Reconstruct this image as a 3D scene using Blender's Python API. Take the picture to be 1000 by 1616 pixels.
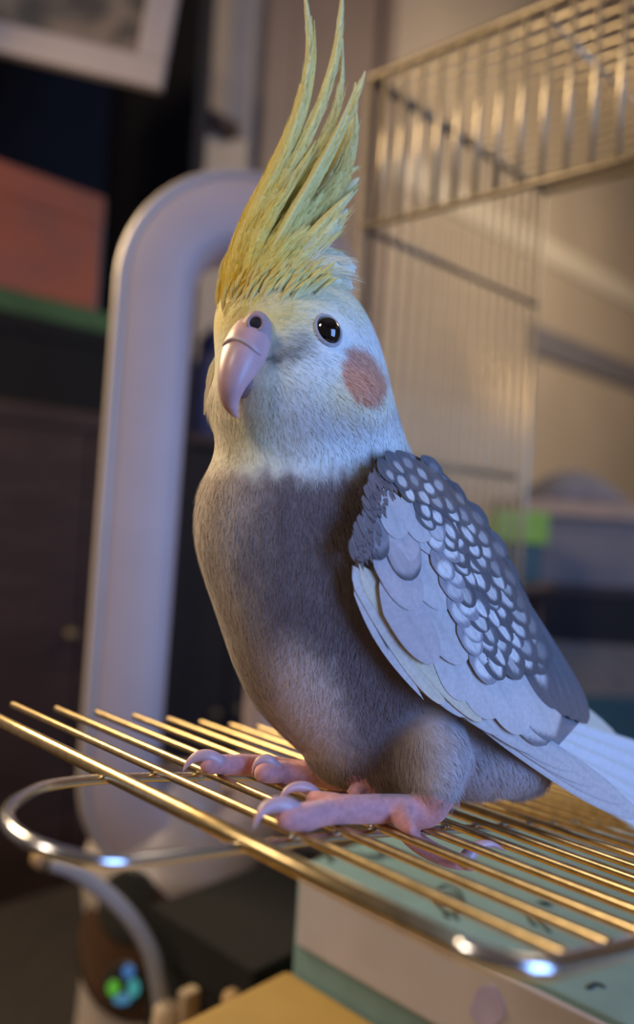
import bpy, bmesh, math, random
import numpy as np
from mathutils import Vector, Matrix
from mathutils.bvhtree import BVHTree

random.seed(7)
rng = np.random.default_rng(11)
for o in list(bpy.data.objects):
    bpy.data.objects.remove(o, do_unlink=True)
scene = bpy.context.scene
COL = scene.collection

# ------------------------------------------------------------------ camera
FPX = 1300.0                      # focal length in pixels of the 1000x1616 frame
ROLL = math.radians(3.5)
CAM = Vector((0, 0, 1.2))
RV = Vector((math.cos(ROLL), 0, math.sin(ROLL)))
UV_ = Vector((-math.sin(ROLL), 0, math.cos(ROLL)))
FV = Vector((0, 1, 0))
cam_d = bpy.data.cameras.new('camera')
cam = bpy.data.objects.new('camera', cam_d)
COL.objects.link(cam)
m = Matrix((RV, UV_, -FV)).transposed().to_4x4()
m.translation = CAM
cam.matrix_world = m
cam_d.sensor_fit = 'VERTICAL'
cam_d.sensor_height = 24
cam_d.lens = 24 * FPX / 1616
cam_d.clip_start = 0.01
cam_d.dof.use_dof = True
cam_d.dof.focus_distance = 0.226
cam_d.dof.aperture_fstop = 3.6
scene.camera = cam

# ------------------------------------------------------------------ world, lights, exposure
world = bpy.data.worlds.new('world')
scene.world = world
world.use_nodes = True
bg = world.node_tree.nodes['Background']
bg.inputs[0].default_value = (0.75, 0.62, 0.55, 1)
bg.inputs[1].default_value = 0.10
vs = scene.view_settings
vs.view_transform = 'Standard'
vs.look = 'None'
vs.gamma = 1
vs.use_curve_mapping = False
vs.exposure = 0.1


def area(name, loc, target, size, size_y, col, power):
    l = bpy.data.lights.new(name, 'AREA')
    l.shape = 'RECTANGLE'
    l.size, l.size_y = size, size_y
    l.color = col
    l.energy = power
    o = bpy.data.objects.new(name, l)
    COL.objects.link(o)
    o.location = loc
    o.rotation_euler = (Vector(target) - Vector(loc)).to_track_quat('-Z', 'Y').to_euler()
    return o


BIRD_C = Vector((0.02, 0.25, 1.18))
area('window_daylight', (1.30, -0.55, 1.40), BIRD_C, 0.9, 1.1, (0.25, 0.45, 1.0), 27)
area('floor_lamp_glow', (-0.72, 0.84, 1.74), BIRD_C, 0.34, 0.34, (1.0, 0.76, 0.46), 10)
area('warm_fill', (-1.1, -0.5, 2.4), BIRD_C, 0.4, 0.4, (1.0, 0.82, 0.64), 13)  # added weak warm fill from the front left, no lamp known there
area('wall_fill', (1.2, 1.75, 2.5), (0.75, 2.6, 1.0), 0.4, 0.4, (1.0, 0.82, 0.58), 16)  # added fill to light the far wall more evenly, source unseen


# ------------------------------------------------------------------ helpers
def ray(px, py):
    return RV * ((px - 500) / FPX) - UV_ * ((py - 808) / FPX) + FV


def P(px, py, d):
    """world point seen at that pixel at that distance along the view axis"""
    return CAM + ray(px, py) * d


def to_px(p):
    q = Vector(p) - CAM
    d = q.dot(FV)
    return 500 + FPX * q.dot(RV) / d, 808 - FPX * q.dot(UV_) / d, d


D1 = Vector((0.720, -0.694, 0))       # the furniture's axes: D1 to the right and nearer,
D2 = Vector((0.694, 0.720, 0))        # D2 to the right and away
Z = Vector((0, 0, 1))

MATS = {}


def mat(name, col=(.5, .5, .5), rough=.6, metal=0, noise=None, bump=0, scale=40, attr=False, emit=None,
        emit_s=1, sheen=0, coat=0, stretch=(1, 1, 1), col2=None, sub=0, trans=0):
    if name in MATS:
        return MATS[name]
    mt = bpy.data.materials.new(name)
    mt.use_nodes = True
    nt = mt.node_tree
    b = nt.nodes['Principled BSDF']
    b.inputs['Roughness'].default_value = rough
    b.inputs['Metallic'].default_value = metal
    b.inputs['Base Color'].default_value = (*col, 1)
    if sheen:
        b.inputs['Sheen Weight'].default_value = sheen
        b.inputs['Sheen Roughness'].default_value = .5
    if coat:
        b.inputs['Coat Weight'].default_value = coat
    if sub:
        b.inputs['Subsurface Weight'].default_value = sub
        b.inputs['Subsurface Scale'].default_value = .004
    if trans:
        b.inputs['Transmission Weight'].default_value = trans
    src = None
    if attr:
        a = nt.nodes.new('ShaderNodeAttribute')
        a.attribute_name = 'Col'
        src = a.outputs['Color']
        nt.links.new(src, b.inputs['Base Color'])
    tc = nt.nodes.new('ShaderNodeTexCoord')
    mp = nt.nodes.new('ShaderNodeMapping')
    mp.inputs['Scale'].default_value = stretch
    nt.links.new(tc.outputs['Object'], mp.inputs['Vector'])
    nz = nt.nodes.new('ShaderNodeTexNoise')
    nz.inputs['Scale'].default_value = scale
    nz.inputs['Detail'].default_value = 4
    nt.links.new(mp.outputs[0], nz.inputs['Vector'])
    if noise:
        mx = nt.nodes.new('ShaderNodeMix')
        mx.data_type = 'RGBA'
        rp = nt.nodes.new('ShaderNodeMapRange')
        rp.inputs['From Min'].default_value = .35
        rp.inputs['From Max'].default_value = .65
        rp.inputs['To Max'].default_value = 1
        nt.links.new(nz.outputs['Fac'], rp.inputs['Value'])
        nt.links.new(rp.outputs[0], mx.inputs['Factor'])
        c2 = col2 if col2 else tuple(c * (1 - noise) for c in col)
        mx.inputs['A'].default_value = (*col, 1)
        mx.inputs['B'].default_value = (*c2, 1)
        if src is not None:
            ml = nt.nodes.new('ShaderNodeMix')
            ml.data_type = 'RGBA'
            ml.blend_type = 'MULTIPLY'
            ml.inputs['Factor'].default_value = 1
            nt.links.new(src, ml.inputs['A'])
            nt.links.new(mx.outputs['Result'], ml.inputs['B'])
            nt.links.new(ml.outputs['Result'], b.inputs['Base Color'])
        else:
            nt.links.new(mx.outputs['Result'], b.inputs['Base Color'])
    if bump:
        bp = nt.nodes.new('ShaderNodeBump')
        bp.inputs['Strength'].default_value = bump
        bp.inputs['Distance'].default_value = .001
        nt.links.new(nz.outputs['Fac'], bp.inputs['Height'])
        nt.links.new(bp.outputs[0], b.inputs['Normal'])
    if emit:
        b.inputs['Emission Color'].default_value = (*emit, 1)
        b.inputs['Emission Strength'].default_value = emit_s
    MATS[name] = mt
    return mt


ORIG = {}


def thing(name, label, cat, loc, group=None):
    o = bpy.data.objects.new(name, None)
    o.empty_display_size = .02
    COL.objects.link(o)
    o.location = loc
    ORIG[o] = Vector(loc)
    tag(o, label, cat, group)
    return o


def tag(o, label, cat, group=None):
    o['label'] = label
    o['category'] = cat
    if group:
        o['group'] = group
    return o


def link_mesh(name, me, material, parent=None, loc=None):
    o = bpy.data.objects.new(name, me)
    COL.objects.link(o)
    if material is not None:
        me.materials.append(material)
    if parent is not None:
        o.parent = parent
        ORIG[o] = ORIG[parent]
    return o


def mesh(name, verts, faces, material, parent=None, smooth=True, cols=None, loc=None, normals=None):
    """verts are world coordinates; the mesh is stored relative to its thing's base"""
    base = ORIG[parent] if parent is not None else (Vector(loc) if loc is not None else Vector((0, 0, 0)))
    v = np.asarray([tuple(q) for q in verts], dtype=float) - np.array(base)
    me = bpy.data.meshes.new(name)
    me.from_pydata(v.tolist(), [], [list(f) for f in faces])
    me.update()
    if smooth:
        me.polygons.foreach_set('use_smooth', [True] * len(me.polygons))
    if cols is not None:
        ca = me.color_attributes.new('Col', 'FLOAT_COLOR', 'POINT')
        c = np.ones((len(v), 4))
        c[:, :3] = cols
        ca.data.foreach_set('color', c.ravel())
    if normals is not None:
        me.normals_split_custom_set_from_vertices([tuple(q) for q in normals])
    o = link_mesh(name, me, material, parent)
    if parent is None:
        o.location = base
        ORIG[o] = base
    return o


def spline(pts, n):
    """Catmull-Rom through points (any dimension)"""
    p = np.array([list(q) for q in pts], dtype=float)
    if len(p) == 2:
        t = np.linspace(0, 1, n)[:, None]
        return p[0] * (1 - t) + p[1] * t
    e = np.vstack([2 * p[0] - p[1], p, 2 * p[-1] - p[-2]])
    out = []
    for s in np.linspace(0, len(p) - 1 - 1e-9, n):
        i = int(s)
        t = s - i
        a, b, c, d = e[i], e[i + 1], e[i + 2], e[i + 3]
        out.append(.5 * ((2 * b) + (-a + c) * t + (2 * a - 5 * b + 4 * c - d) * t * t + (-a + 3 * b - 3 * c + d) * t ** 3))
    return np.array(out)


def tube_geo(pts, radii, sides=10, caps=True, up=None, flat=1.0):
    """a tube along pts with a radius for each; flat squashes it along the second axis"""
    pts = np.asarray([tuple(q) for q in pts], dtype=float)
    n = len(pts)
    if np.isscalar(radii):
        radii = [radii] * n
    tg = np.gradient(pts, axis=0)
    tg /= np.linalg.norm(tg, axis=1)[:, None] + 1e-12
    ref = np.array(up if up is not None else (0.13, 0.21, 0.97))
    a = np.cross(tg[0], ref)
    if np.linalg.norm(a) < 1e-3:
        a = np.cross(tg[0], (1, 0, 0))
    a /= np.linalg.norm(a)
    V, Fc = [], []
    for i in range(n):
        a = a - tg[i] * (a @ tg[i])
        a /= np.linalg.norm(a)
        b = np.cross(tg[i], a)
        for k in range(sides):
            th = 2 * math.pi * k / sides
            V.append(pts[i] + radii[i] * (a * math.cos(th) + flat * b * math.sin(th)))
    for i in range(n - 1):
        for k in range(sides):
            k2 = (k + 1) % sides
            Fc.append((i * sides + k, i * sides + k2, (i + 1) * sides + k2, (i + 1) * sides + k))
    if caps:
        Fc.append(tuple(range(sides))[::-1])
        Fc.append(tuple((n - 1) * sides + k for k in range(sides)))
    return V, Fc


def tube(name, pts, radii, material, parent=None, sides=10, loc=None, up=None, flat=1.0, cols=None):
    V, Fc = tube_geo(pts, radii, sides, up=up, flat=flat)
    if parent is None and loc is None:
        loc = pts[0]
    return mesh(name, V, Fc, material, parent, loc=loc, cols=cols)


def frame_box(name, o, a, b, h, material, parent=None, bevel=.002, ax=None, ay=None, az=None):
    """box spanned from corner o by a along D1, b along D2, h up, edges bevelled"""
    ax, ay, az = ax or D1, ay or D2, az or Z
    o = Vector(o)
    bm = bmesh.new()
    base = ORIG[parent] if parent is not None else o
    vs_ = [bm.verts.new(o + ax * (a * i) + ay * (b * j) + az * (h * k) - base)
           for k in (0, 1) for j in (0, 1) for i in (0, 1)]
    for f in ((0, 2, 3, 1), (4, 5, 7, 6), (0, 1, 5, 4), (2, 6, 7, 3), (0, 4, 6, 2), (1, 3, 7, 5)):
        bm.faces.new([vs_[q] for q in f])
    bmesh.ops.recalc_face_normals(bm, faces=bm.faces)
    if bevel:
        bmesh.ops.bevel(bm, geom=list(bm.edges), offset=bevel, segments=2, affect='EDGES', profile=.6)
    me = bpy.data.meshes.new(name)
    bm.to_mesh(me)
    bm.free()
    ob = link_mesh(name, me, material, parent)
    if parent is None:
        ob.location = base
        ORIG[ob] = base
    return ob


def struct(o):
    o['kind'] = 'structure'
    return o


def ellipsoid_geo(c, r, ax=None, seg=20, rings=12):
    ax = ax or (Vector((1, 0, 0)), Vector((0, 1, 0)), Vector((0, 0, 1)))
    c = Vector(c)
    V, Fc = [c + ax[2] * r[2]], []
    for i in range(1, rings):
        ph = math.pi * i / rings
        for k in range(seg):
            th = 2 * math.pi * k / seg
            V.append(c + ax[0] * (r[0] * math.sin(ph) * math.cos(th)) + ax[1] * (r[1] * math.sin(ph) * math.sin(th)) + ax[2] * (r[2] * math.cos(ph)))
    V.append(c - ax[2] * r[2])
    for k in range(seg):
        Fc.append((0, 1 + k, 1 + (k + 1) % seg))
        Fc.append((len(V) - 1, len(V) - 1 - seg + (k + 1) % seg, len(V) - 1 - seg + k))
    for i in range(rings - 2):
        for k in range(seg):
            a = 1 + i * seg
            Fc.append((a + k, a + seg + k, a + seg + (k + 1) % seg, a + (k + 1) % seg))
    return V, Fc


def lathe_geo(c, prof, seg=40, sq=1.0, ax=None):
    """surface of revolution about Z through c: prof = (radius, z offset)"""
    c = Vector(c)
    V, Fc = [], []
    for r, z in prof:
        for k in range(seg):
            th = 2 * math.pi * k / seg
            V.append(c + Vector((r * math.cos(th), r * sq * math.sin(th), z)))
    n = len(prof)
    for i in range(n - 1):
        for k in range(seg):
            k2 = (k + 1) % seg
            Fc.append((i * seg + k, i * seg + k2, (i + 1) * seg + k2, (i + 1) * seg + k))
    Fc.append(tuple(range(seg))[::-1])
    Fc.append(tuple((n - 1) * seg + k for k in range(seg)))
    return V, Fc


# ------------------------------------------------------------------ materials
M_wall = mat('painted_wall', (.56, .44, .31), .9, noise=.10, scale=3, bump=.15)
M_door = mat('door_paint', (.24, .165, .125), .6, noise=.12, scale=4)
M_floor = mat('floor_wood', (.05, .03, .022), .5, noise=.4, scale=6, stretch=(1, 8, 1))
M_black = mat('black_lacquer', (.012, .008, .008), .8, noise=.3, scale=20)
M_brownwood = mat('dark_brown_wood', (.060, .028, .020), .65, noise=.45, scale=9, stretch=(1, 1, 7))
M_desk = mat('desk_wood', (.018, .012, .010), .7, noise=.4, scale=10, stretch=(6, 1, 1))
M_gold = mat('brass_wire', (.74, .55, .27), .32, 1, noise=.25, scale=300, bump=.05)
M_chrome = mat('chrome_wire', (.78, .78, .80), .2, 1, noise=.1, scale=200)
M_fan = mat('silver_white_plastic', (.54, .43, .41), .55, 0, noise=.04, scale=30)
M_fanrim = mat('pale_fan_rim', (.50, .42, .37), .4, .1, noise=.04, scale=30)
M_fanpanel = mat('brown_gloss_panel', (.11, .055, .028), .25, noise=.2, scale=18, coat=.4)
M_smoke = mat('smoked_grey', (.05, .05, .045), .25, noise=.2, scale=18)
M_teal = mat('teal_card', (.19, .32, .32), .75, noise=.08, scale=60, bump=.1)
M_pink = mat('pink_card', (.48, .44, .46), .8, noise=.06, scale=60, bump=.1)
M_lilac = mat('lilac_matt', (.46, .40, .62), .8, noise=.2, scale=60)
M_ink = mat('dark_ink', (.03, .045, .045), .8, noise=.3, scale=80)
M_kraft = mat('kraft_card', (.42, .265, .065), .75, noise=.10, scale=30, bump=.15)
M_blackcard = mat('black_card', (.004, .004, .005), .95, noise=.3, scale=30)
M_greyrub = mat('pale_grey_rubber', (.34, .35, .40), .45, noise=.1, scale=40)
M_cream = mat('cream_plastic', (.55, .43, .30), .5, noise=.1, scale=40)
M_orange = mat('orange_card', (.40, .095, .035), .75, noise=.35, scale=14, col2=(.30, .09, .05))
M_green = mat('green_card', (.055, .13, .035), .7, noise=.3, scale=14)
M_frame = mat('white_mat_board', (.34, .28, .25), .7, noise=.06, scale=20)
M_photo = mat('faded_photo', (.18, .13, .09), .5, noise=.5, scale=22, col2=(.030, .026, .024))
M_cagewire = mat('cream_coated_wire', (.62, .50, .32), .32, .55, noise=.15, scale=150)
M_cagerail = mat('bronze_rail', (.16, .12, .075), .4, .5, noise=.2, scale=120)
M_perch = mat('perch_wood', (.50, .32, .15), .7, noise=.3, scale=60)
M_tray = mat('cage_tray', (.16, .105, .06), .6, noise=.2, scale=40)
M_shelfwood = mat('shelf_wood', (.48, .31, .18), .6, noise=.25, scale=20, stretch=(1, 1, 6))
M_greypanel = mat('grey_panel', (.20, .17, .16), .7, noise=.1, scale=20)
M_greybeige = mat('grey_beige_card', (.22, .17, .13), .8, noise=.15, scale=20)
M_darkteal = mat('dark_teal_paint', (.03, .085, .085), .6, noise=.2, scale=20)
M_slate = mat('slate_cloth', (.13, .13, .17), .9, noise=.25, scale=50, bump=.3)
M_lime = mat('lime_card', (.25, .44, .045), .6, noise=.2, scale=25)
M_bottle = mat('bottle_green', (.012, .035, .018), .35, noise=.2, scale=25)
M_navy = mat('navy_glaze', (.03, .03, .08), .4, noise=.2, scale=30)

M_plume = mat('plumage', (1, 1, 1), .85, attr=True, noise=.10, scale=900, bump=.25, sheen=.25)
M_skin = mat('pink_foot_skin', (.62, .30, .31), .5, noise=.2, scale=700, bump=.35, sub=.12)
M_feather = mat('vane_feather', (1, 1, 1), .7, attr=True, noise=.12, scale=800, bump=.2, sheen=.2)
M_crest = mat('crest_feather', (1, 1, 1), .75, attr=True, noise=.12, scale=900, bump=.2, sheen=.2, sub=.0)
M_down = mat('down', (1, 1, 1), .9, attr=True, sheen=.2, scale=900, noise=.06)
M_beak = mat('beak_horn', (.62, .40, .42), .38, noise=.12, scale=220, sub=.15)
M_cere = mat('cere_skin', (.46, .33, .34), .6, noise=.2, scale=500, bump=.4, sub=.1)
M_claw = mat('claw_horn', (.58, .42, .48), .35, noise=.1, scale=300, sub=.15)
M_eye = mat('eye_black', (.004, .003, .004), .06, noise=.1, scale=100, coat=1)
M_ring = mat('eye_ring_skin', (.46, .44, .46), .7, noise=.15, scale=700, bump=.3)
M_nostril = mat('nostril_dark', (.012, .006, .007), .7, noise=.2, scale=300)

# ================================================================== THE SETTING
FLOOR_Z = 0.0
# floor
struct(frame_box('floor', Vector((-1.2, .4, -.04)) - D1 * 2.6 - D2 * 2.2, 5.0, 7.0, .04, M_floor, bevel=0))
# long wall along D2 behind everything
WALL_C = -1.50                         # D1 coordinate of the wall's face


def on_plane(px, py, c):
    """point seen at the pixel that lies in the vertical plane D1.p = c"""
    r = ray(px, py)
    t = (c - D1.dot(CAM)) / D1.dot(r)
    return CAM + r * t


wall = struct(frame_box('wall_back', D1 * (WALL_C - .08) + D2 * (-1.6), .08, 6.6, 3.2, M_wall, bevel=0))
# end wall across the far end
struct(frame_box('wall_far', D1 * (WALL_C - .08) + D2 * 4.6, 4.6, .08, 3.2, M_wall, bevel=0))
struct(frame_box('ceiling', D1 * (WALL_C - .08) + D2 * (-1.6) + Z * 3.2, 4.6, 6.3, .05, M_wall, bevel=0))
# brown door in the wall, between the tan casing and the lighter wall
pa = on_plane(396, 300, WALL_C)
pb = on_plane(572, 300, WALL_C)
s0, s1 = D2.dot(pa), D2.dot(pb)
door = struct(frame_box('door_1', D1 * (WALL_C - .01) + D2 * s0, .035, s1 - s0, 2.95, M_door, bevel=.004))
for zz in (1.35, .35):
    frame_box('door_panel', D1 * (WALL_C + .018) + D2 * (s0 + .09) + Z * zz, .010, s1 - s0 - .18, 1.4 if zz > 1 else .8, M_door, door, bevel=.002)
tr = struct(frame_box('trim_1', D1 * (WALL_C - .01) + D2 * s1, .055, .05, 2.98, M_door, bevel=.004))
# pale rail that runs along the wall
pr = on_plane(860, 395, WALL_C)
struct(frame_box('trim_2', D1 * (WALL_C - .002) + D2 * (s1 + .05) + Z * (pr.z - .045), .012, 4.5 - s1, .09, mat('pale_trim', (.80, .68, .50), .6, noise=.06, scale=20), bevel=.003))
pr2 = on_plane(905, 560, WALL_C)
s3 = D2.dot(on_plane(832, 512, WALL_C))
struct(frame_box('grey_band', D1 * (WALL_C - .002) + D2 * s3 + Z * (pr2.z - .05), .02, 4.55 - s3, .10, mat('band_grey', (.22, .20, .21), .6, noise=.1, scale=20), bevel=.004))  # plain grey band along the wall, lower than the pale rail
struct(frame_box('baseboard_back', D1 * WALL_C + D2 * (s1 + .05), .02, 4.5 - s1, .1, M_cream, bevel=.003))

# ================================================================== DESK
DESK_Z = 0.70
DESK_TH = .04
dk_o = Vector((0, 0, 0)) + D1 * (-.95) + D2 * (-.35) + Z * (DESK_Z - DESK_TH)
desk = thing('desk', 'dark wooden desk that carries the boxes and the fan', 'desk', dk_o + Z * (DESK_TH - DESK_Z))
frame_box('desktop', dk_o, 1.75, 1.25, DESK_TH, M_desk, desk, bevel=.004)
for i, j in ((.03, .03), (1.66, .03), (.03, 1.16), (1.66, 1.16)):
    frame_box('leg', dk_o - Z * (DESK_Z - DESK_TH) + D1 * i + D2 * j, .06, .06, DESK_Z - DESK_TH + .002, M_desk, desk, bevel=.003)

# ================================================================== TEAL BOX, KRAFT BOX, BLACK BOX
K0 = P(470, 1365, .42)                         # top corner of the teal box
Kz = P(470, 1530, .42).z                       # level of the kraft top
TB_W, TB_D = .42, .152
tb_o = Vector((K0.x, K0.y, DESK_Z))
tb = thing('gift_box', 'sage teal cardboard box with pink side panel under the wire grille', 'box', tb_o)
frame_box('box_body', tb_o, TB_W, TB_D, K0.z - DESK_Z, M_teal, tb, bevel=.0025)
zp = P(482, 1487, .418).z
frame_box('side_panel', tb_o + D1 * .004 - D2 * .0025 + Z * (zp - DESK_Z), TB_W - .008, .004, K0.z - zp - .003, M_pink, tb, bevel=.001)
# printed line drawings on the lid
TOPZ = K0.z


def on_top(px, py, dz=.0004):
    r = ray(px, py)
    t = (TOPZ + dz - CAM.z) / r.z
    return CAM + r * t


def ink(pxs, w, parent, name='printed_drawing'):
    pts = [on_top(x, y) for x, y in pxs]
    c = spline(pts, max(6, 4 * len(pts)))
    tube(name, c, [w * .35] + [w] * (len(c) - 2) + [w * .3], M_ink, parent, sides=6, up=(0, 0, 1), flat=.25)


for st in ([(505, 1338), (518, 1350), (522, 1362)], [(512, 1342), (524, 1352), (523, 1358)],
           [(560, 1320), (585, 1328), (605, 1346), (590, 1356), (562, 1345)], [(575, 1352), (600, 1348), (622, 1352)],
           [(690, 1405), (705, 1396), (722, 1404), (728, 1424), (716, 1440), (698, 1434), (688, 1418), (690, 1405)],
           [(695, 1416), (712, 1410), (722, 1422)], [(693, 1428), (708, 1420), (720, 1432)], [(700, 1440), (708, 1450)], [(716, 1440), (722, 1452)],
           [(850, 1424), (862, 1422), (868, 1426), (856, 1429)], [(846, 1424), (860, 1428), (870, 1424)],
           [(832, 1440), (838, 1452), (845, 1462)], [(846, 1442), (856, 1456), (868, 1472)],
           [(925, 1560), (940, 1552), (955, 1558)]):
    ink(st, .0011, tb)
# lilac patch on the pink panel
lp = []
for k in range(18):
    th = 2 * math.pi * k / 18
    lp.append((768 + 26 * math.cos(th) * (1 + .15 * math.sin(3 * th)), 1588 + 34 * math.sin(th)))


def on_front(px, py, off=-.0030):
    c = D2.dot(tb_o) + off
    r = ray(px, py)
    t = (c - D2.dot(CAM)) / D2.dot(r)
    return CAM + r * t


vv = [on_front(x, y) for x, y in lp]
vv2 = [q + D2 * .0015 for q in vv]
nn = len(vv)
mesh('lilac_patch', vv + vv2, [tuple(range(nn)), tuple(range(nn, 2 * nn))[::-1]] + [(k, nn + k, nn + (k + 1) % nn, (k + 1) % nn) for k in range(nn)], M_lilac, tb, smooth=False)

# kraft box in front of it
kb_c = Vector((K0.x, K0.y, DESK_Z))
KB = .34
kb_o = kb_c - D2 * (KB + .003)
kb = thing('kraft_box', 'golden tan kraft cardboard box with plain flat lid', 'box', kb_o)
frame_box('box_body', kb_o, .42, KB, Kz - DESK_Z - .022, M_kraft, kb, bevel=.002)
frame_box('lid', kb_o + Z * (Kz - DESK_Z - .022) - D1 * .0015 - D2 * .0015, .423, KB + .003, .022, M_kraft, kb, bevel=.003)
tabp = kb_c + Z * (Kz - DESK_Z) + D1 * .075 - D2 * .012
frame_box('lid_tab', tabp - Z * .001, .03, .008, .002, M_tray, kb, bevel=.0005)

# black box
Bc = P(240, 1428, .54)
bb_o = Vector((Bc.x, Bc.y, DESK_Z))
bb = thing('black_box', 'matt black upright box between the fan and the teal box', 'box', bb_o)
frame_box('box_body', bb_o, .10, .150, Bc.z - DESK_Z - .03, M_blackcard, bb, bevel=.002)
frame_box('lid', bb_o + Z * (Bc.z - DESK_Z - .03) - D1 * .001 - D2 * .001, .102, .152, .03, M_blackcard, bb, bevel=.002)
# gooseneck arm with tan tip on a cream clip
gk = [P(82, 1362, .50), P(120, 1376, .50), P(165, 1408, .50), P(205, 1448, .50), P(236, 1500, .50), P(250, 1555, .50), P(256, 1600, .50), P(258, 1640, .50)]
gbase = Vector((gk[-1].x, gk[-1].y, DESK_Z))
gn = thing('gooseneck_arm', 'pale grey bent gooseneck arm with tan tip beside the fan base', 'gooseneck arm', gbase)
gc = spline(gk + [P(262, 1720, .50)], 46)
gc = [Vector(q) for q in gc] + [gbase + Z * .01]
tube('neck', gc, [.0052] * len(gc), M_greyrub, gn, sides=12)
tp = gk[0] + (gk[0] - gk[1]).normalized() * .004
tube('tip', [tp - (gk[0] - gk[1]).normalized() * .001, tp + (gk[0] - gk[1]).normalized() * .003, tp + (gk[0] - gk[1]).normalized() * .007, tp + (gk[0] - gk[1]).normalized() * .009],
     [.0056, .006, .0048, .002], M_perch, gn, sides=12)
cl = P(262, 1606, .495)
tube('collar', [cl - Z * .03, cl - Z * .006, cl + Z * .006, cl + Z * .010], [.009, .009, .0075, .004], M_cream, gn, sides=14)
frame_box('clip_jaw', cl + D1 * .004 + D2 * .004 - Z * .028, .008, .012, .045, M_cream, gn, bevel=.002)
V_, F_ = lathe_geo(gbase, [(.015, 0), (.016, .004), (.014, .012), (.008, .016), (.006, .02)], 24)
mesh('foot', V_, F_, M_cream, gn)
# small cream peg on the black box's foot
pg = P(366, 1576, .475)
pgb = Vector((pg.x, pg.y, DESK_Z))
peg = thing('wooden_peg', 'small tan wooden peg standing by the kraft box', 'peg', pgb)
tube('shaft', [pgb, pg - Z * .004], [.004, .004], M_perch, peg, sides=10)
tube('head', [pg - Z * .005, pg, pg + Z * .003, pg + Z * .005], [.0055, .006, .005, .002], M_perch, peg, sides=12)

# ================================================================== BLADELESS FAN
FD = .70
fpx = FD / FPX
f_face = (CAM - P(330, 900, FD))
fb = P(262, 1640, FD)
fbase = Vector((fb.x, fb.y, DESK_Z))
fan = thing('bladeless_fan', 'silver-white bladeless tower fan with tall rounded loop and round base', 'fan', fbase)
# ring centre line: stadium leaning a little as the photo shows
yaw = math.radians(14)
fr = Vector((math.cos(yaw), math.sin(yaw), 0))          # fan's right
ff = Vector((math.sin(yaw), -math.cos(yaw), 0))         # towards the viewer
top_c = P(372, 476, FD)
bot_c = P(318, 1205, FD)
up = (top_c - bot_c)
fw_o = .5 * 362 * fpx                                   # outer half width
band = .060
upn = up.normalized()
cl_pts = []
for k in range(25):
    th = math.pi * k / 24
    cl_pts.append((top_c, math.cos(th), math.sin(th)))
for k in range(1, 12):
    cl_pts.append((top_c.lerp(bot_c, k / 12), -1, 0))
for k in range(25):
    th = math.pi + math.pi * k / 24
    cl_pts.append((bot_c, math.cos(th), math.sin(th)))
for k in range(1, 12):
    cl_pts.append((bot_c.lerp(top_c, k / 12), 1, 0))


def ring_mesh(name, prof, material, parent):
    """prof: list of (inset from outer edge, forward offset)"""
    V, Fc = [], []
    n = len(prof)
    for c, cx, cy in cl_pts:
        for ins, fo in prof:
            r = fw_o - ins
            V.append(c + fr * (r * cx) + upn * (r * cy) + ff * fo)
    N = len(cl_pts)
    for i in range(N):
        for k in range(n):
            k2, i2 = (k + 1) % n, (i + 1) % N
            Fc.append((i * n + k, i2 * n + k, i2 * n + k2, i * n + k2))
    return mesh(name, V, Fc, material, parent)


prof = [(.001, .026), (.004, .034), (.012, .039), (.030, .041), (.048, .040), (.056, .036), (.060, .028), (.061, -.02), (.056, -.046), (.044, -.055), (.018, -.055), (.004, -.046), (0, -.015)]
ring_mesh('loop', prof, M_fan, fan)
ring_mesh('rim', [(-.003, .030), (.000, .037), (.006, .037), (.008, .029), (.004, .022), (-.002, .024)], M_fanrim, fan)
ring_mesh('air_slot', [(.0500, .033), (.0525, .033), (.0535, .028), (.0510, .028)], M_smoke, fan)
# neck and base
bz = P(262, 1330, FD).z
H = bz - DESK_Z
bR = .5 * 276 * fpx
bcen = Vector((fbase.x, fbase.y, DESK_Z))
V_, F_ = lathe_geo(bcen, [(bR * 1.10, 0), (bR * 1.12, .004), (bR * 1.10, .03), (bR * 1.02, .06), (bR * .98, H * .55), (bR * .96, H - .055)], 48)
mesh('base', V_, F_, M_fanrim, fan)
V_, F_ = lathe_geo(bcen, [(bR * .95, H - .06), (bR * 1.0, H - .052), (bR * 1.04, H - .03), (bR * 1.03, H - .006), (bR * .98, H + .004), (bR * .80, H + .012), (bR * .5, H + .04), (bR * .45, H + .06)], 48)
mesh('collar', V_, F_, M_fanrim, fan)


def base_patch(name, cx, cy, rx, ry, off, material, top_flat=None, n=9):
    """patch on the cylinder of the base, given as an ellipse in pixels"""
    V, Fc = [], []
    ringn = 28
    for i in range(n + 1):
        rr = i / n
        for k in range(ringn):
            th = 2 * math.pi * k / ringn
            x = cx + rx * rr * math.cos(th)
            y = cy + ry * rr * math.sin(th)
            if top_flat is not None:
                y = max(y, top_flat)
            r = ray(x, y)
            # intersect with the vertical cylinder
            R = bR * 1.035 + off
            ox, oy = CAM.x - bcen.x, CAM.y - bcen.y
            a = r.x ** 2 + r.y ** 2
            b = 2 * (ox * r.x + oy * r.y)
            c = ox * ox + oy * oy - R * R
            disc = max(b * b - 4 * a * c, 0)
            t = (-b - math.sqrt(disc)) / (2 * a)
            V.append(CAM + r * t)
    for i in range(n):
        for k in range(ringn):
            k2 = (k + 1) % ringn
            Fc.append((i * ringn + k, (i + 1) * ringn + k, (i + 1) * ringn + k2, i * ringn + k2))
    N = len(V)
    V2 = [Vector((bcen.x + (q.x - bcen.x) * .955, bcen.y + (q.y - bcen.y) * .955, q.z)) for q in V]
    Fb = [tuple(N + q for q in f[::-1]) for f in Fc]
    o = n * ringn
    Fs = [(o + k, N + o + k, N + o + (k + 1) % ringn, o + (k + 1) % ringn) for k in range(ringn)]
    return mesh(name, V + V2, Fc + Fb + Fs, material, fan)


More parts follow.
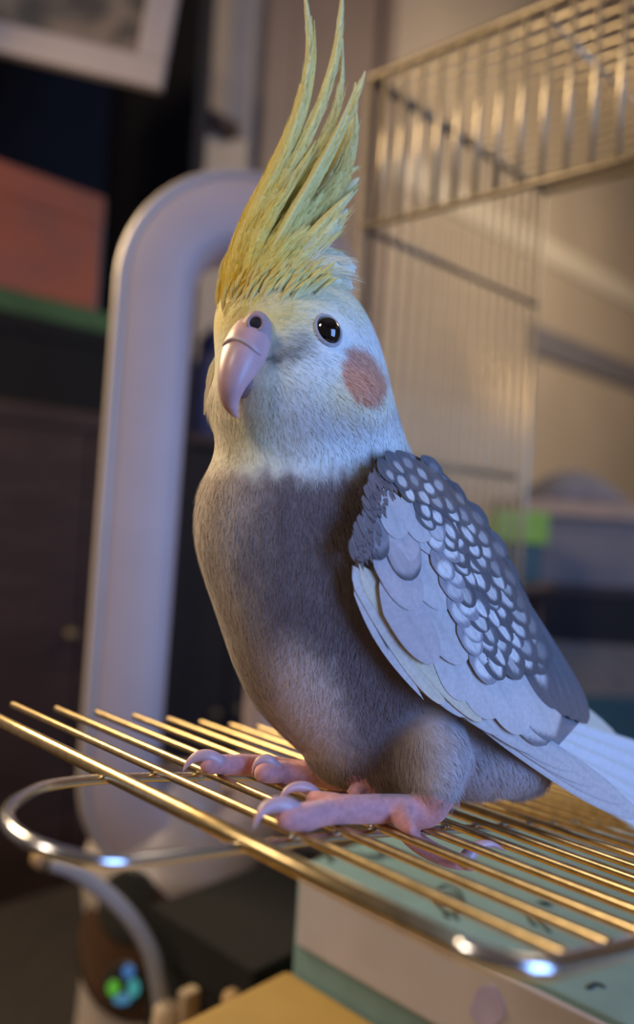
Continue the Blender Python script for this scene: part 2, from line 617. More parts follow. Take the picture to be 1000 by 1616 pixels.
base_patch('control_panel', 208, 1500, 88, 112, .0, M_fanpanel)
base_patch('sensor_window', 202, 1432, 48, 60, .0012, M_smoke)
disp = base_patch('display', 197, 1556, 34, 38, .0012, M_smoke)
for (x, y, rx, ry, nm, c) in ((178, 1560, 9, 12, 'display_green', (.18, .75, .06)), (202, 1534, 9, 11, 'display_blue', (.10, .32, .80)),
                              (210, 1560, 9, 14, 'display_teal', (.10, .60, .60)), (192, 1578, 14, 8, 'display_cyan', (.12, .40, .70))):
    base_patch('display_light', x, y, rx, ry, .0024, mat(nm, (.02, .02, .02), .4, emit=c, emit_s=.42, noise=.2, scale=90), n=3)

# ================================================================== BOOKCASE ON THE LEFT
BC = -1.20                                  # D1 coordinate of the bookcase front


def onbc(px, py, c=BC):
    return on_plane(px, py, c)


bs1 = D2.dot(onbc(322, 300))
bs0 = D2.dot(onbc(-220, 300))
bc_o = D1 * (WALL_C + .002) + D2 * bs0
dep = BC - WALL_C - .002
bcs = thing('bookcase', 'tall black bookcase with brown lower doors against the wall', 'bookcase', bc_o)
zs1 = onbc(100, 645).z                      # shelf under the black boxes
zs2 = onbc(100, 255).z + .03
wd = bs1 - bs0
frame_box('back_panel', bc_o, .012, wd, 2.2, M_black, bcs, bevel=0)
frame_box('side_panel', bc_o + D2 * (wd - .03), dep, .03, 2.2, M_black, bcs)
frame_box('side_panel', bc_o, dep, .03, 2.2, M_black, bcs)
frame_box('top_panel', bc_o + D2 * .03 + Z * 2.17, dep, wd - .06, .03, M_black, bcs)
frame_box('shelf', bc_o + D2 * .03 + Z * (zs1 - .03), dep, wd - .06, .03, M_brownwood, bcs)
frame_box('plinth', bc_o + D2 * .03, dep - .02, wd - .06, .08, M_black, bcs)
dh = zs1 - .03 - .08 - .006
hw = (wd - .06) / 3
for k in range(3):
    dd = frame_box('door', bc_o + D1 * (dep - .022) + D2 * (.032 + hw * k) + Z * .084, .02, hw - .004, dh, M_brownwood, bcs, bevel=.003)
    hp = bc_o + D1 * (dep + .008) + D2 * (.03 + hw * (k + .88)) + Z * (dh * .8)
    V_, F_ = ellipsoid_geo(hp, (.012, .012, .012), seg=12, rings=8)
    mesh('knob', V_, F_, M_cagerail, dd)


def shelf_item(name, label, cat, x0, x1, ytop, zbot, depth, material, back=.02, group=None, c=BC):
    """box standing on the shelf, seen between x0 and x1 with its top at ytop"""
    a, b = D2.dot(onbc(x0, ytop, c)), D2.dot(onbc(x1, ytop, c))
    zt = onbc(110, ytop, c).z
    o = D1 * (c - depth) + D2 * a + Z * zbot
    t = thing(name, label, cat, o, group)
    return t, o, b - a, zt - zbot


# black storage box, green book, orange box in a pile
zA = zs1
t, o, w, h = shelf_item('storage_box', 'black storage box at the bottom of the bookcase pile', 'box', -130, 178, 512, zA, .22, M_black, c=BC - .02)
frame_box('box_body', o, .22, w, h - .03, M_blackcard, t)
frame_box('lid', o + Z * (h - .03) - D2 * .001, .222, w + .002, .029, M_blackcard, t)
zB = zA + h
t, o, w, h = shelf_item('green_book', 'green covered book lying flat under the orange box', 'book', -120, 182, 480, zB - .001, .2, M_green, c=BC - .02)
frame_box('cover', o, .2, w, .004, M_green, t, bevel=.001)
frame_box('cover', o + Z * (h - .004), .2, w, .004, M_green, t, bevel=.001)
frame_box('spine', o + D1 * .197 + Z * .003, .004, w, h - .006, M_green, t, bevel=.001)
frame_box('pages', o + Z * .004 + D1 * .003 + D2 * .003, .193, w - .006, h - .008, M_frame, t, bevel=0)
zC = zB + h - .001
t, o, w, h = shelf_item('orange_box', 'burnt orange cardboard box on top of the green book', 'box', -100, 166, 292, zC, .17, M_orange, c=BC - .02)
frame_box('box_body', o, .17, w, h - .05, M_orange, t, bevel=.003)
frame_box('lid', o + Z * (h - .05) - D1 * .001 - D2 * .001, .172, w + .002, .05, M_orange, t, bevel=.003)
frame_box('edge_trim', o + D2 * (w - .004), .1705, .006, h - .002, mat('slate_trim', (.10, .10, .12), .6, noise=.2, scale=30), t, bevel=.001)
# framed photograph, turned towards the room
pd = 1.12
c00, c10, c11, c01 = P(-150, 45, pd - .04), P(254, 140, pd), P(265, -150, pd), P(-150, -250, pd - .04)
ex = (c10 - c00)
wpx = ex.length
ex.normalize()
ez = (c11 - c10)
hpx = ez.length
ez = (ez - ex * ez.dot(ex)).normalized()
en = ex.cross(ez)
pf_o = c10 - ex * wpx
pf = thing('framed_photo', 'old landscape photo in pale mat, leaning in the black bookcase', 'picture', pf_o)
BW = .040
for a, b, w_, h_ in ((0, 0, wpx, BW), (0, hpx - BW, wpx, BW), (0, BW, BW, hpx - 2 * BW), (wpx - BW, BW, BW, hpx - 2 * BW)):
    frame_box('frame_side', pf_o + ex * a + ez * b, w_, .018, h_, M_frame, pf, ax=ex, ay=-en, az=ez, bevel=.003)
frame_box('photo_print', pf_o + ex * (BW - .004) + ez * (BW - .004) - en * .008, wpx - 2 * BW + .008, .006, hpx - 2 * BW + .008, M_photo, pf, ax=ex, ay=-en, az=ez, bevel=0)

# narrow scroll hanging right of the bookcase
sa, sb = D2.dot(on_plane(330, 100, WALL_C)), D2.dot(on_plane(392, 100, WALL_C))
zsb = on_plane(350, 205, WALL_C).z
sc_o = D1 * (WALL_C + .004) + D2 * sa + Z * zsb
scr = thing('wall_scroll', 'narrow grey and tan wall scroll with brown wooden end beside the bookcase', 'wall hanging', sc_o)
frame_box('cloth', sc_o, .006, sb - sa, 2.4 - zsb, mat('scroll_grey', (.27, .24, .23), .85, noise=.1, scale=30), scr, bevel=.001)
frame_box('border', sc_o + D1 * .004, .005, (sb - sa) * .42, 2.4 - zsb, mat('scroll_tan', (.40, .30, .20), .85, noise=.1, scale=30), scr, bevel=.001)
tube('rod', [sc_o + D1 * .012 - D2 * .012, sc_o + D1 * .012 + D2 * ((sb - sa) * .6)], [.022, .022], M_brownwood, scr, sides=14)

# low dark cabinet right of the bookcase with a navy mug on it
lc1 = D2.dot(onbc(470, 700, BC - .02))
lz = onbc(345, 688, BC - .02).z
lc_o = D1 * (WALL_C + .002) + D2 * (bs1 + .004)
lc = thing('low_cabinet', 'low dark brown cabinet between the bookcase and the door', 'cabinet', lc_o)
lw = lc1 - bs1 - .004
ldep = .27
frame_box('cabinet_body', lc_o, ldep - .02, lw, lz - .02, M_black, lc)
frame_box('cabinet_top', lc_o + Z * (lz - .02), ldep, lw, .02, M_brownwood, lc)
for k in range(2):
    d_ = frame_box('door', lc_o + D1 * (ldep - .021) + D2 * (.004 + k * lw / 2) + Z * .06, .018, lw / 2 - .008, lz - .09, M_black, lc)
    V_, F_ = ellipsoid_geo(lc_o + D1 * (ldep + .006) + D2 * (lw / 2 + (-.03 if k == 0 else .03)) + Z * (lz * .6), (.01, .01, .01), seg=12, rings=8)
    mesh('knob', V_, F_, M_cagerail, d_)
for (px, ytop, ybot, r, nm, lab, cat, mt, shp) in (
        (332, 560, 688, .040, 'lavender_jar', 'lavender grey jar with navy lid on the low cabinet', 'jar', mat('lavender_glaze', (.16, .13, .18), .5, noise=.15, scale=20), 1),):
    q = on_plane(px, 600, BC - .13)
    b_ = Vector((q.x, q.y, lz))
    zt = on_plane(px, ytop, BC - .13).z
    h = zt - lz
    j = thing(nm, lab, cat, b_)
    V_, F_ = lathe_geo(b_, [(r * .8, 0), (r, .01), (r, h * .8), (r * .85, h * .93), (r * .7, h)], 28)
    mesh('jar_body', V_, F_, mt, j)
    V_, F_ = lathe_geo(b_ + Z * (h - .002), [(r * .72, 0), (r * .74, .01), (r * .70, .035), (r * .3, .05), (r * .12, .06)], 28)
    mesh('lid', V_, F_, M_navy, j)

# ================================================================== WIRE CAGE AT THE RIGHT
CA = P(585, 125, .62)
CW, CD = .56, .262                       # along D1, along D2
HZ = CA.z
Ccorner = P(552, 360, .62)
MZ = CA.z - (P(585, 125, .62) - P(572, 360, .62)).length
CBZ = 0.985                              # cage floor level
cage_o = Vector((CA.x, CA.y, CBZ))
cage = thing('bird_cage', 'large cream wire bird cage with open front behind the bird', 'cage', cage_o)


def crail(a, b, r, name='rail', mt=None):
    return tube(name, [a, b], [r, r], mt or M_cagerail, cage, sides=10)


A0 = Vector((CA.x, CA.y, HZ))
crn = {(i, j): A0 + D1 * (CW * i) + D2 * (CD * j) for i in (0, 1) for j in (0, 1)}


def at_z(v, z):
    return Vector((v.x, v.y, z))


for z, rr in ((HZ, .0036), (MZ, .0026), (CBZ + .012, .003)):
    ring = [((0, 0), (1, 0)), ((0, 0), (0, 1)), ((0, 1), (1, 1)), ((1, 0), (1, 1))]
    for a, b in ring:
        if z == MZ and (a, b) in (((0, 1), (1, 1)), ((1, 0), (1, 1))):
            continue
        crail(at_z(crn[a], z), at_z(crn[b], z), rr)
for k in crn:
    crail(at_z(crn[k], CBZ), at_z(crn[k], HZ), .0026, 'corner_post', M_cagewire)


def copies(proto, offs):
    for of in offs:
        c = proto.copy()
        COL.objects.link(c)
        c.parent = proto.parent
        c.location = proto.location + of


NB2 = 17
b0 = tube('bar', [at_z(A0 + D2 * (CD / NB2), CBZ + .012), at_z(A0 + D2 * (CD / NB2), HZ)], [.0018] * 2, M_cagewire, cage, sides=8)
copies(b0, [D2 * (CD / NB2 * k) for k in range(1, NB2 - 1)])
NB1 = 34
b1 = tube('bar', [at_z(A0 + D1 * (CW / NB1), MZ), at_z(A0 + D1 * (CW / NB1), HZ)], [.0020] * 2, M_cagewire, cage, sides=8)
copies(b1, [D1 * (CW / NB1 * k) for k in range(1, NB1 - 1)])
# roof wires
NR = 17
r0 = tube('roof_wire', [A0 + D2 * (CD / NR), A0 + D2 * (CD / NR) + D1 * CW], [.0012] * 2, M_cagewire, cage, sides=8)
copies(r0, [D2 * (CD / NR * k) for k in range(1, NR - 1)])
for k in (1, 2, 3):
    crail(A0 + D1 * (CW * k / 4) - Z * .002, A0 + D1 * (CW * k / 4) + D2 * CD - Z * .002, .0015, 'roof_brace', M_cagewire)
# tray
frame_box('tray', at_z(A0, CBZ - .05) - D1 * .005 - D2 * .002, CW + .01, CD + .006, .055, M_tray, cage, bevel=.004)
# perch across the cage
pq = P(812, 752, .80)
pz = pq.z
s_ = D2.dot(pq) - D2.dot(A0)
pst = at_z(A0, pz) + D2 * min(max(s_, .05), CD - .02)
tube('perch', [at_z(A0, pz) + D2 * .03 + D1 * .0, at_z(A0, pz) + D2 * .24 + D1 * .0], [.004, .004], M_perch, cage, sides=12)
# stand under the cage
st_o = at_z(A0, 0) + D1 * .0 + D2 * .0
std = thing('cage_stand', 'dark brown wooden stand under the wire cage', 'stand', st_o)
frame_box('stand_top', st_o + Z * (CBZ - .05 - .025) - D1 * .01 - D2 * .003, CW + .02, CD + .02, .025, M_brownwood, std)
for i, j in ((0, .0), (CW - .04, .0), (0, CD - .04), (CW - .04, CD - .04)):
    frame_box('leg', st_o + D1 * i + D2 * j + Z * DESK_Z, .04, .04, CBZ - .05 - .025 - DESK_Z + .001, M_brownwood, std)

# ================================================================== FAR SHELF AT THE RIGHT
SD = 1.55


def far_box(name, label, cat, x0, y_top, y_bot, d, w, dp, material, bevel=.006):
    a = P(x0, y_top, d)
    zb = P(x0, y_bot, d).z
    o = Vector((a.x, a.y, zb))
    t = thing(name, label, cat, o)
    return t, o, a.z - zb


ZX = Vector((1, 0, 0))
ZY = Vector((0, 1, 0))
t, o, h = far_box('teal_cabinet', 'dark teal painted cabinet at the bottom of the far stack', 'cabinet', 846, 1094, 1130, SD, .6, .35, M_darkteal)
o0 = Vector((o.x, o.y, 0))
zt = P(846, 1092, SD).z
ORIG[t] = o0
t.location = o0
frame_box('cabinet_body', o0, .62, .36, zt - .02, M_darkteal, t, ax=ZX, ay=ZY)
frame_box('cabinet_top', o0 + Z * (zt - .02) - ZY * .008 - ZX * .004, .628, .368, .02, M_darkteal, t, ax=ZX, ay=ZY)
for k in range(2):
    frame_box('door', o0 - ZY * .012 + ZX * (.02 + k * .295) + Z * .06, .285, .013, zt - .11, M_darkteal, t, ax=ZX, ay=ZY)
zlev = zt
stack = [('grey_beige_box', 'grey beige carton on the teal cabinet', 'carton', 842, 1010, M_greybeige),
         ('dark_chest', 'black brown chest with reddish top on the grey beige carton', 'chest', 848, 918, M_black),
         ('grey_crate', 'plain grey crate under the tan wooden board', 'crate', 842, 812, M_greypanel)]
for nm, lab, cat, x0, yt, mt in stack:
    a = P(x0, yt, SD)
    o = Vector((a.x, a.y, zlev))
    t = thing(nm, lab, cat, o)
    h = a.z - zlev
    frame_box('body', o, .58, .33, h - .018, mt, t, ax=ZX, ay=ZY)
    frame_box('lid', o + Z * (h - .018) - ZX * .004 - ZY * .005, .588, .338, .018, M_brownwood if nm == 'dark_chest' else mt, t, ax=ZX, ay=ZY)
    zlev = a.z
a = P(826, 795, SD)
o = Vector((a.x, a.y - .02, zlev))
brd = thing('wooden_board', 'tan wooden board on top of the grey crate', 'board', o)
for k in range(3):
    frame_box('plank', o + ZY * (.12 * k), .62, .118, max(.02, P(826, 786, SD).z - zlev), M_shelfwood, brd, ax=ZX, ay=ZY)
zb_ = zlev + max(.02, P(826, 786, SD).z - zlev)
cc = P(905, 780, SD + .12)
V, Fc = [], []
NS, NRG = 36, 12
for i in range(NRG + 1):
    rr = i / NRG
    for k in range(NS):
        th = 2 * math.pi * k / NS
        wob = 1 + .07 * math.sin(3 * th + 1) + .05 * math.sin(5 * th)
        V.append(Vector((cc.x + .115 * rr * wob * math.cos(th), cc.y + .08 * rr * wob * math.sin(th), zb_ + .062 * (1 - rr ** 2.2) + .004 * math.sin(6 * th + 9 * rr) * (1 - rr))))
for i in range(NRG):
    for k in range(NS):
        Fc.append((i * NS + k, (i + 1) * NS + k, (i + 1) * NS + (k + 1) % NS, i * NS + (k + 1) % NS))
Fc.append(tuple(NRG * NS + k for k in range(NS))[::-1])
tag(mesh('slate_cloth', V, Fc, M_slate, None, loc=(cc.x, cc.y, zb_)), 'slate grey cloth bundled on the tan wooden board', 'cloth')
# lime packet above dark green bottle base, left of the crate
gq = P(815, 868, 1.42)
lz0 = P(815, 918, 1.42).z
stool_b = Vector((gq.x, gq.y, 0))
stl = thing('plant_stool', 'slim dark stool that carries the green pot', 'stool', stool_b)
V_, F_ = lathe_geo(stool_b + Z * (lz0 - .02), [(.06, 0), (.064, .004), (.064, .016), (.06, .02)], 32)
mesh('seat', V_, F_, M_brownwood, stl)
for k in range(3):
    th = 2 * math.pi * k / 3 + .4
    tube('leg', [stool_b + Vector((.085 * math.cos(th), .085 * math.sin(th), 0)), stool_b + Vector((.045 * math.cos(th), .045 * math.sin(th), lz0 - .018))], [.008, .009], M_brownwood, stl, sides=10)
pb_ = Vector((gq.x, gq.y, lz0))
zmid = P(815, 856, 1.42).z
ztop = P(815, 806, 1.42).z
pot = thing('green_carton', 'lime green carton with dark green base left of the crate', 'carton', pb_)
frame_box('base', pb_ - ZX * .042 - ZY * .03, .078, .06, zmid - lz0, M_bottle, pot, ax=ZX, ay=ZY, bevel=.004)
frame_box('carton_body', pb_ - ZX * .048 - ZY * .036 + Z * (zmid - lz0), .092, .072, ztop - zmid, M_lime, pot, ax=ZX, ay=ZY, bevel=.004)

# ================================================================== GOLD WIRE GRILLE
S = .27
def cam2w(v, pt=True):
    w = RV * v[0] - UV_ * v[1] + FV * v[2]
    return (CAM + w * S) if pt else w * S


GO = cam2w((-0.42766955, 0.22823869, 1.0))
GU = cam2w((0.35818759, 0.02237711, -0.34814083), False)
GV = cam2w((0.04135171, 0.01589206, 0.04478704), False)
GN = GU.cross(GV).normalized()
if GN.z < 0:
    GN = -GN


def G(u, v, w=0):
    return GO + GU * u + GV * v + GN * w


def on_grille(px, py, w=0):
    r = ray(px, py)
    q = GO + GN * w
    t = (q - CAM).dot(GN) / r.dot(GN)
    return CAM + r * t


BR = .00118
UE = 1.523
NV = 21
gr = thing('wire_grille', 'gold wire cage grille with chrome loop handle, bird perched on it', 'grille', G(.8, NV, 0))
bar0 = tube('bar', [G(0, 1) - GU * .0, G(.005, 1), G(UE - .01, 1), G(UE, 1)], [BR * .8, BR, BR, BR * .9], M_gold, gr, sides=12)
copies(bar0, [GV * k for k in range(1, NV - 1)])
# thick frame: front bar, rounded corner, right side
corner = []
ru, rv = .085, .7
cu, cv = UE - ru, rv - .05
for k in range(13):
    th = -math.pi / 2 + (math.pi / 2) * k / 12
    corner.append(G(cu + ru * math.cos(th), cv + rv * math.sin(th), -.0006))
front = [G(-.12, -.05, -.0006), G(.4, -.05, -.0006), G(.9, -.05, -.0006), G(cu, -.05, -.0006)]
tube('front_rail', front, [.0019] * 4, M_gold, gr, sides=16)
side = corner[1:] + [G(UE, v, -.0006 - .0012 * min(1, (v - 1) / 2)) for v in np.linspace(2, NV, 10)]
tube('chrome_rail', [corner[0]] + side, [.0019] * (len(side) + 1), M_chrome, gr, sides=16)
# chrome loop under the bars: two long arms joined by a bow at the near side
lw = -.0021
arm1, arm2 = .60, 1.03
loop = [G(arm1 - .005, NV, lw), G(arm1 - .005, 12, lw), G(arm1, 3, lw), G(.612, 2, lw), G(.637, .56, lw), G(.665, -.43, lw), G(.706, -1.24, lw), G(.768, -1.85, lw),
        G(.84, -2.35, lw), G(.915, -2.62, lw), G(.985, -2.66, lw), G(1.04, -2.45, lw), G(1.068, -2.05, lw), G(1.062, -1.4, lw), G(1.046, -.45, lw), G(1.034, .6, lw), G(1.005, 2.6, lw), G(1.0, 4.8, lw), G(1.0, 12, lw), G(1.0, NV, lw)]
tube('loop_handle', spline(loop, 150), .00125, M_chrome, gr, sides=12)
# small chrome weld beads where the bars cross the arms
V_, F_ = ellipsoid_geo(G(1.0, 1, -.0006), (.0013, .0013, .0011), seg=10, rings=6)
wb = mesh('weld_bead', [q + GU * (.028) for q in V_], F_, M_chrome, gr)
copies(wb, [GV * k - GU * (.030 if k > 1 else .012) for k in range(1, 10)])
# far hinge rail
tube('hinge_rail', [G(-.02, NV, -.001), G(UE, NV, -.001)], [.0016, .0016], M_chrome, gr, sides=12)

# ================================================================== THE COCKATIEL
feet_mid = on_grille(610, 1265)
bird = thing('cockatiel', 'pearled grey and white cockatiel with tall yellow crest and orange cheek', 'bird', feet_mid)

# --- body outline: row, left x, right x, depth of the middle, half depth, shear
SEC = np.array([
    (432, 425, 478, .243, .006, .25),
    (440, 395, 512, .243, .014, .25),
    (455, 364, 545, .243, .020, .25),
    (480, 344, 570, .243, .025, .25),
    (510, 338, 587, .243, .027, .25),
    (545, 340, 601, .243, .0285, .25),
    (585, 342, 613, .243, .0295, .25),
    (625, 337, 622, .243, .030, .26),
    (665, 338, 634, .244, .030, .28),
    (700, 344, 646, .245, .029, .32),
    (730, 338, 664, .246, .029, .36),
    (760, 324, 698, .247, .031, .40),
    (800, 317, 738, .248, .033, .42),
    (850, 319, 774, .249, .034, .45),
    (900, 331, 803, .250, .035, .45),
    (950, 348, 828, .251, .035, .45),
    (1000, 365, 848, .253, .035, .45),
    (1050, 382, 862, .255, .034, .45),
    (1100, 405, 868, .257, .032, .45),
    (1140, 434, 868, .259, .029, .45),
    (1180, 474, 862, .261, .025, .45),
    (1212, 520, 848, .262, .020, .45),
    (1236, 572, 826, .263, .014, .45),
    (1252, 640, 780, .264, .006, .45)])


def sec(py):
    return [np.interp(py, SEC[:, 0], SEC[:, i]) for i in range(1, 6)]


def smooth_sec(n):
    ys = np.concatenate([np.linspace(SEC[0, 0], SEC[3, 0], 10)[:-1], np.linspace(SEC[3, 0], SEC[-4, 0], n)[:-1], np.linspace(SEC[-4, 0], SEC[-1, 0], 12)])
    rows = []
    for y in ys:
        i = int(np.clip(np.searchsorted(SEC[:, 0], y) - 1, 0, len(SEC) - 2))
        # local cubic through neighbours
        a, b = SEC[i], SEC[i + 1]
        t = (y - a[0]) / (b[0] - a[0])
        p = SEC[max(i - 1, 0)]
        q = SEC[min(i + 2, len(SEC) - 1)]
        ma = (b - p) / max(b[0] - p[0], 1) * (b[0] - a[0])
        mb = (q - a) / max(q[0] - a[0], 1) * (b[0] - a[0])
        h = (2 * t ** 3 - 3 * t ** 2 + 1) * a + (t ** 3 - 2 * t ** 2 + t) * ma + (-2 * t ** 3 + 3 * t ** 2) * b + (t ** 3 - t ** 2) * mb
        h[0] = y
        rows.append(h)
    return rows


def loft():
    V, Fc = [], []
    N = 56
    rows = smooth_sec(60)
    for y, xl, xr, cd, b, sh in rows:
        cx, a = .5 * (xl + xr), .5 * (xr - xl)
        am = a * cd / FPX
        for k in range(N):
            th = 2 * math.pi * k / N
            c, s = math.cos(th), math.sin(th)
            e = .9
            c2 = math.copysign(abs(c) ** e, c)
            s2 = math.copysign(abs(s) ** e, s)
            d = cd + b * s2 + sh * am * c2
            # the lateral position is a true length, so the outline is only nominally in pixels
            V.append(P(cx + a * c2 * (cd / d) ** .6, y, d))
    n = len(rows)
    for i in range(n - 1):
        for k in range(N):
            k2 = (k + 1) % N
            Fc.append((i * N + k, (i + 1) * N + k, (i + 1) * N + k2, i * N + k2))
    Fc.append(tuple(range(N)))
    Fc.append(tuple((n - 1) * N + k for k in range(N))[::-1])
    return V, Fc


bm = bmesh.new()


def add_geo(V, Fc):
    vs_ = [bm.verts.new(tuple(q)) for q in V]
    for f in Fc:
        try:
            bm.faces.new([vs_[i] for i in f])
        except ValueError:
            pass


add_geo(*loft())
# cheek puff below the beak, chin, brow and the puff at the vent
for (px, py, d, r) in ((440, 650, .226, (.016, .012, .013)), (372, 640, .236, (.009, .010, .010)), (520, 640, .228, (.017, .012, .013)),
                       (430, 500, .230, (.013, .012, .010)), (730, 1192, .251, (.027, .014, .013)), (600, 1190, .250, (.016, .015, .012)), (565, 1125, .242, (.020, .015, .022)), (620, 1150, .241, (.022, .013, .022)), (580, 1205, .250, (.012, .014, .010)), (800, 1210, .259, (.015, .014, .0095)),
                       (545, 1145, .246, (.016, .016, .014))):
    add_geo(*ellipsoid_geo(P(px, py, d), r, seg=18, rings=12))

FOOT_PTS = []


def limb(pts, radii, n=14, foot=True):
    c = spline([list(q) + [r] for q, r in zip(pts, radii)], n)
    V, Fc = tube_geo(c[:, :3], c[:, 3], sides=12)
    add_geo(V, Fc)
    add_geo(*ellipsoid_geo(c[0, :3], (c[0, 3],) * 3, seg=12, rings=8))
    add_geo(*ellipsoid_geo(c[-1, :3], (c[-1, 3],) * 3, seg=12, rings=8))
    if foot:
        for q in c:
            FOOT_PTS.append(tuple(q[:3]))


TOE = .0030
w0 = BR + TOE * .85
heel = on_grille(672, 1282, .0045)
# near leg: feathered thigh, bare tarsus lying forward, toes
limb([P(676, 1180, heel.y + .014), P(682, 1218, heel.y + .006), P(687, 1246, heel.y + .001), P(682, 1272, heel.y)], [.012, .0098, .0068, .0047], foot=False)
mid = on_grille(628, 1277, .0045)
fork = on_grille(545, 1277, .0045)
limb([P(680, 1268, heel.y), heel, mid, fork], [.0042, .0043, .0040, .0036])
limb([fork, on_grille(510, 1282, w0), on_grille(480, 1289, w0), on_grille(452, 1290, w0)], [.0036, .0032, .0033, .0028])
limb([fork, on_grille(525, 1270, w0 + .001), on_grille(508, 1265, w0 + .001), on_grille(494, 1260, w0 + .001)], [.0032, .0030, .0026, .0022])
limb([mid, on_grille(634, 1292, w0), on_grille(648, 1308, w0 - .001)], [.0036, .0028, .0018])
limb([mid, on_grille(650, 1322, -.003), on_grille(700, 1352, -.006), on_grille(742, 1364, -.007)], [.003, .0028, .0026, .002])
# far leg
fh = on_grille(585, 1240, .0045)
limb([P(600, 1150, fh.y), P(592, 1200, fh.y), P(585, 1226, fh.y), fh], [.013, .008, .005, .0042], foot=False)
ffk = on_grille(505, 1222, .0045)
limb([fh, ffk], [.0040, .0038])
limb([ffk, on_grille(470, 1222, w0), on_grille(440, 1218, w0), on_grille(415, 1220, w0)], [.0038, .0034, .0035, .0029])
limb([ffk, on_grille(450, 1212, w0), on_grille(400, 1208, w0), on_grille(350, 1206, w0), on_grille(328, 1207, w0)], [.0034, .0031, .0033, .0030, .0026])
limb([fh, on_grille(570, 1250, w0), on_grille(560, 1252, w0)], [.0032, .0026, .0022])

bmesh.ops.recalc_face_normals(bm, faces=bm.faces)
tmp_me = bpy.data.meshes.new('tmp')
bm.to_mesh(tmp_me)
bm.free()
tmp = bpy.data.objects.new('tmp', tmp_me)
COL.objects.link(tmp)
md = tmp.modifiers.new('r', 'REMESH')
md.mode = 'VOXEL'
md.voxel_size = .00085
ms = tmp.modifiers.new('s', 'SMOOTH')
ms.factor = .5
ms.iterations = 7
dg = bpy.context.evaluated_depsgraph_get()
body_me = bpy.data.meshes.new_from_object(tmp.evaluated_get(dg))
bpy.data.objects.remove(tmp, do_unlink=True)
_fp = np.array(FOOT_PTS)
_bm = bmesh.new()
_bm.from_mesh(body_me)
_sel = []
for _v in _bm.verts:
    _y = to_px(_v.co)[1]
    if _y < 1262 and (_y < 1190 or np.min(np.sum((_fp - np.array(_v.co)) ** 2, axis=1)) > .0075 ** 2):
        _sel.append(_v)
for _ in range(42):
    bmesh.ops.smooth_vert(_bm, verts=_sel, factor=.5, use_axis_x=True, use_axis_y=True, use_axis_z=True)
_bm.to_mesh(body_me)
_bm.free()
nv = len(body_me.vertices)
BVn = np.zeros(nv * 3)
body_me.vertices.foreach_get('co', BVn)
BVn = BVn.reshape(-1, 3)
BNn = np.zeros(nv * 3)
body_me.vertices.foreach_get('normal', BNn)
BNn = BNn.reshape(-1, 3)
body_faces = [tuple(p.vertices) for p in body_me.polygons]
bvh = BVHTree.FromPolygons([tuple(q) for q in BVn], body_faces)


def hit(px, py, lift=0):
    """point and normal of the body seen at the pixel"""
    r = ray(px, py).normalized()
    loc, nor, idx, dist = bvh.ray_cast(CAM, r)
    if loc is None:
        loc, nor, idx, dist = bvh.find_nearest(P(px, py, .245))
    if nor.dot(r) > 0:
        nor = -nor
    return loc + nor * lift, nor


# --- plumage colours (albedo) as a function of place on the bird
C_white = np.array((.86, .91, .87))
C_paleyel = np.array((.86, .80, .46))
C_yellow = np.array((.86, .62, .10))
C_grey = np.array((.165, .125, .125))
C_greyl = np.array((.44, .40, .42))
C_tan = np.array((.60, .49, .39))
C_belly = np.array((.74, .60, .52))
C_orange = np.array((.66, .28, .17))
C_lore = np.array((.24, .235, .20))
C_skin = np.array((.64, .31, .32))

_nz = rng.random((64, 64))


def vnoise(x, y, s):
    x = np.asarray(x) / s
    y = np.asarray(y) / s
    xi, yi = np.floor(x).astype(int), np.floor(y).astype(int)
    fx, fy = x - xi, y - yi
    fx, fy = fx * fx * (3 - 2 * fx), fy * fy * (3 - 2 * fy)
    g = lambda a, b: _nz[a % 64, b % 64]
    return (g(xi, yi) * (1 - fx) + g(xi + 1, yi) * fx) * (1 - fy) + (g(xi, yi + 1) * (1 - fx) + g(xi + 1, yi + 1) * fx) * fy


def sst(a, b, x):
    t = np.clip((x - a) / (b - a), 0, 1)
    return t * t * (3 - 2 * t)


def blob(px, py, cx, cy, rx, ry, soft=.5, rot=0):
    c, s = math.cos(math.radians(rot)), math.sin(math.radians(rot))
    dx, dy = px - cx, py - cy
    x, y = dx * c + dy * s, -dx * s + dy * c
    r = np.sqrt((x / rx) ** 2 + (y / ry) ** 2)
    return 1 - sst(1 - soft, 1 + soft * .5, r)


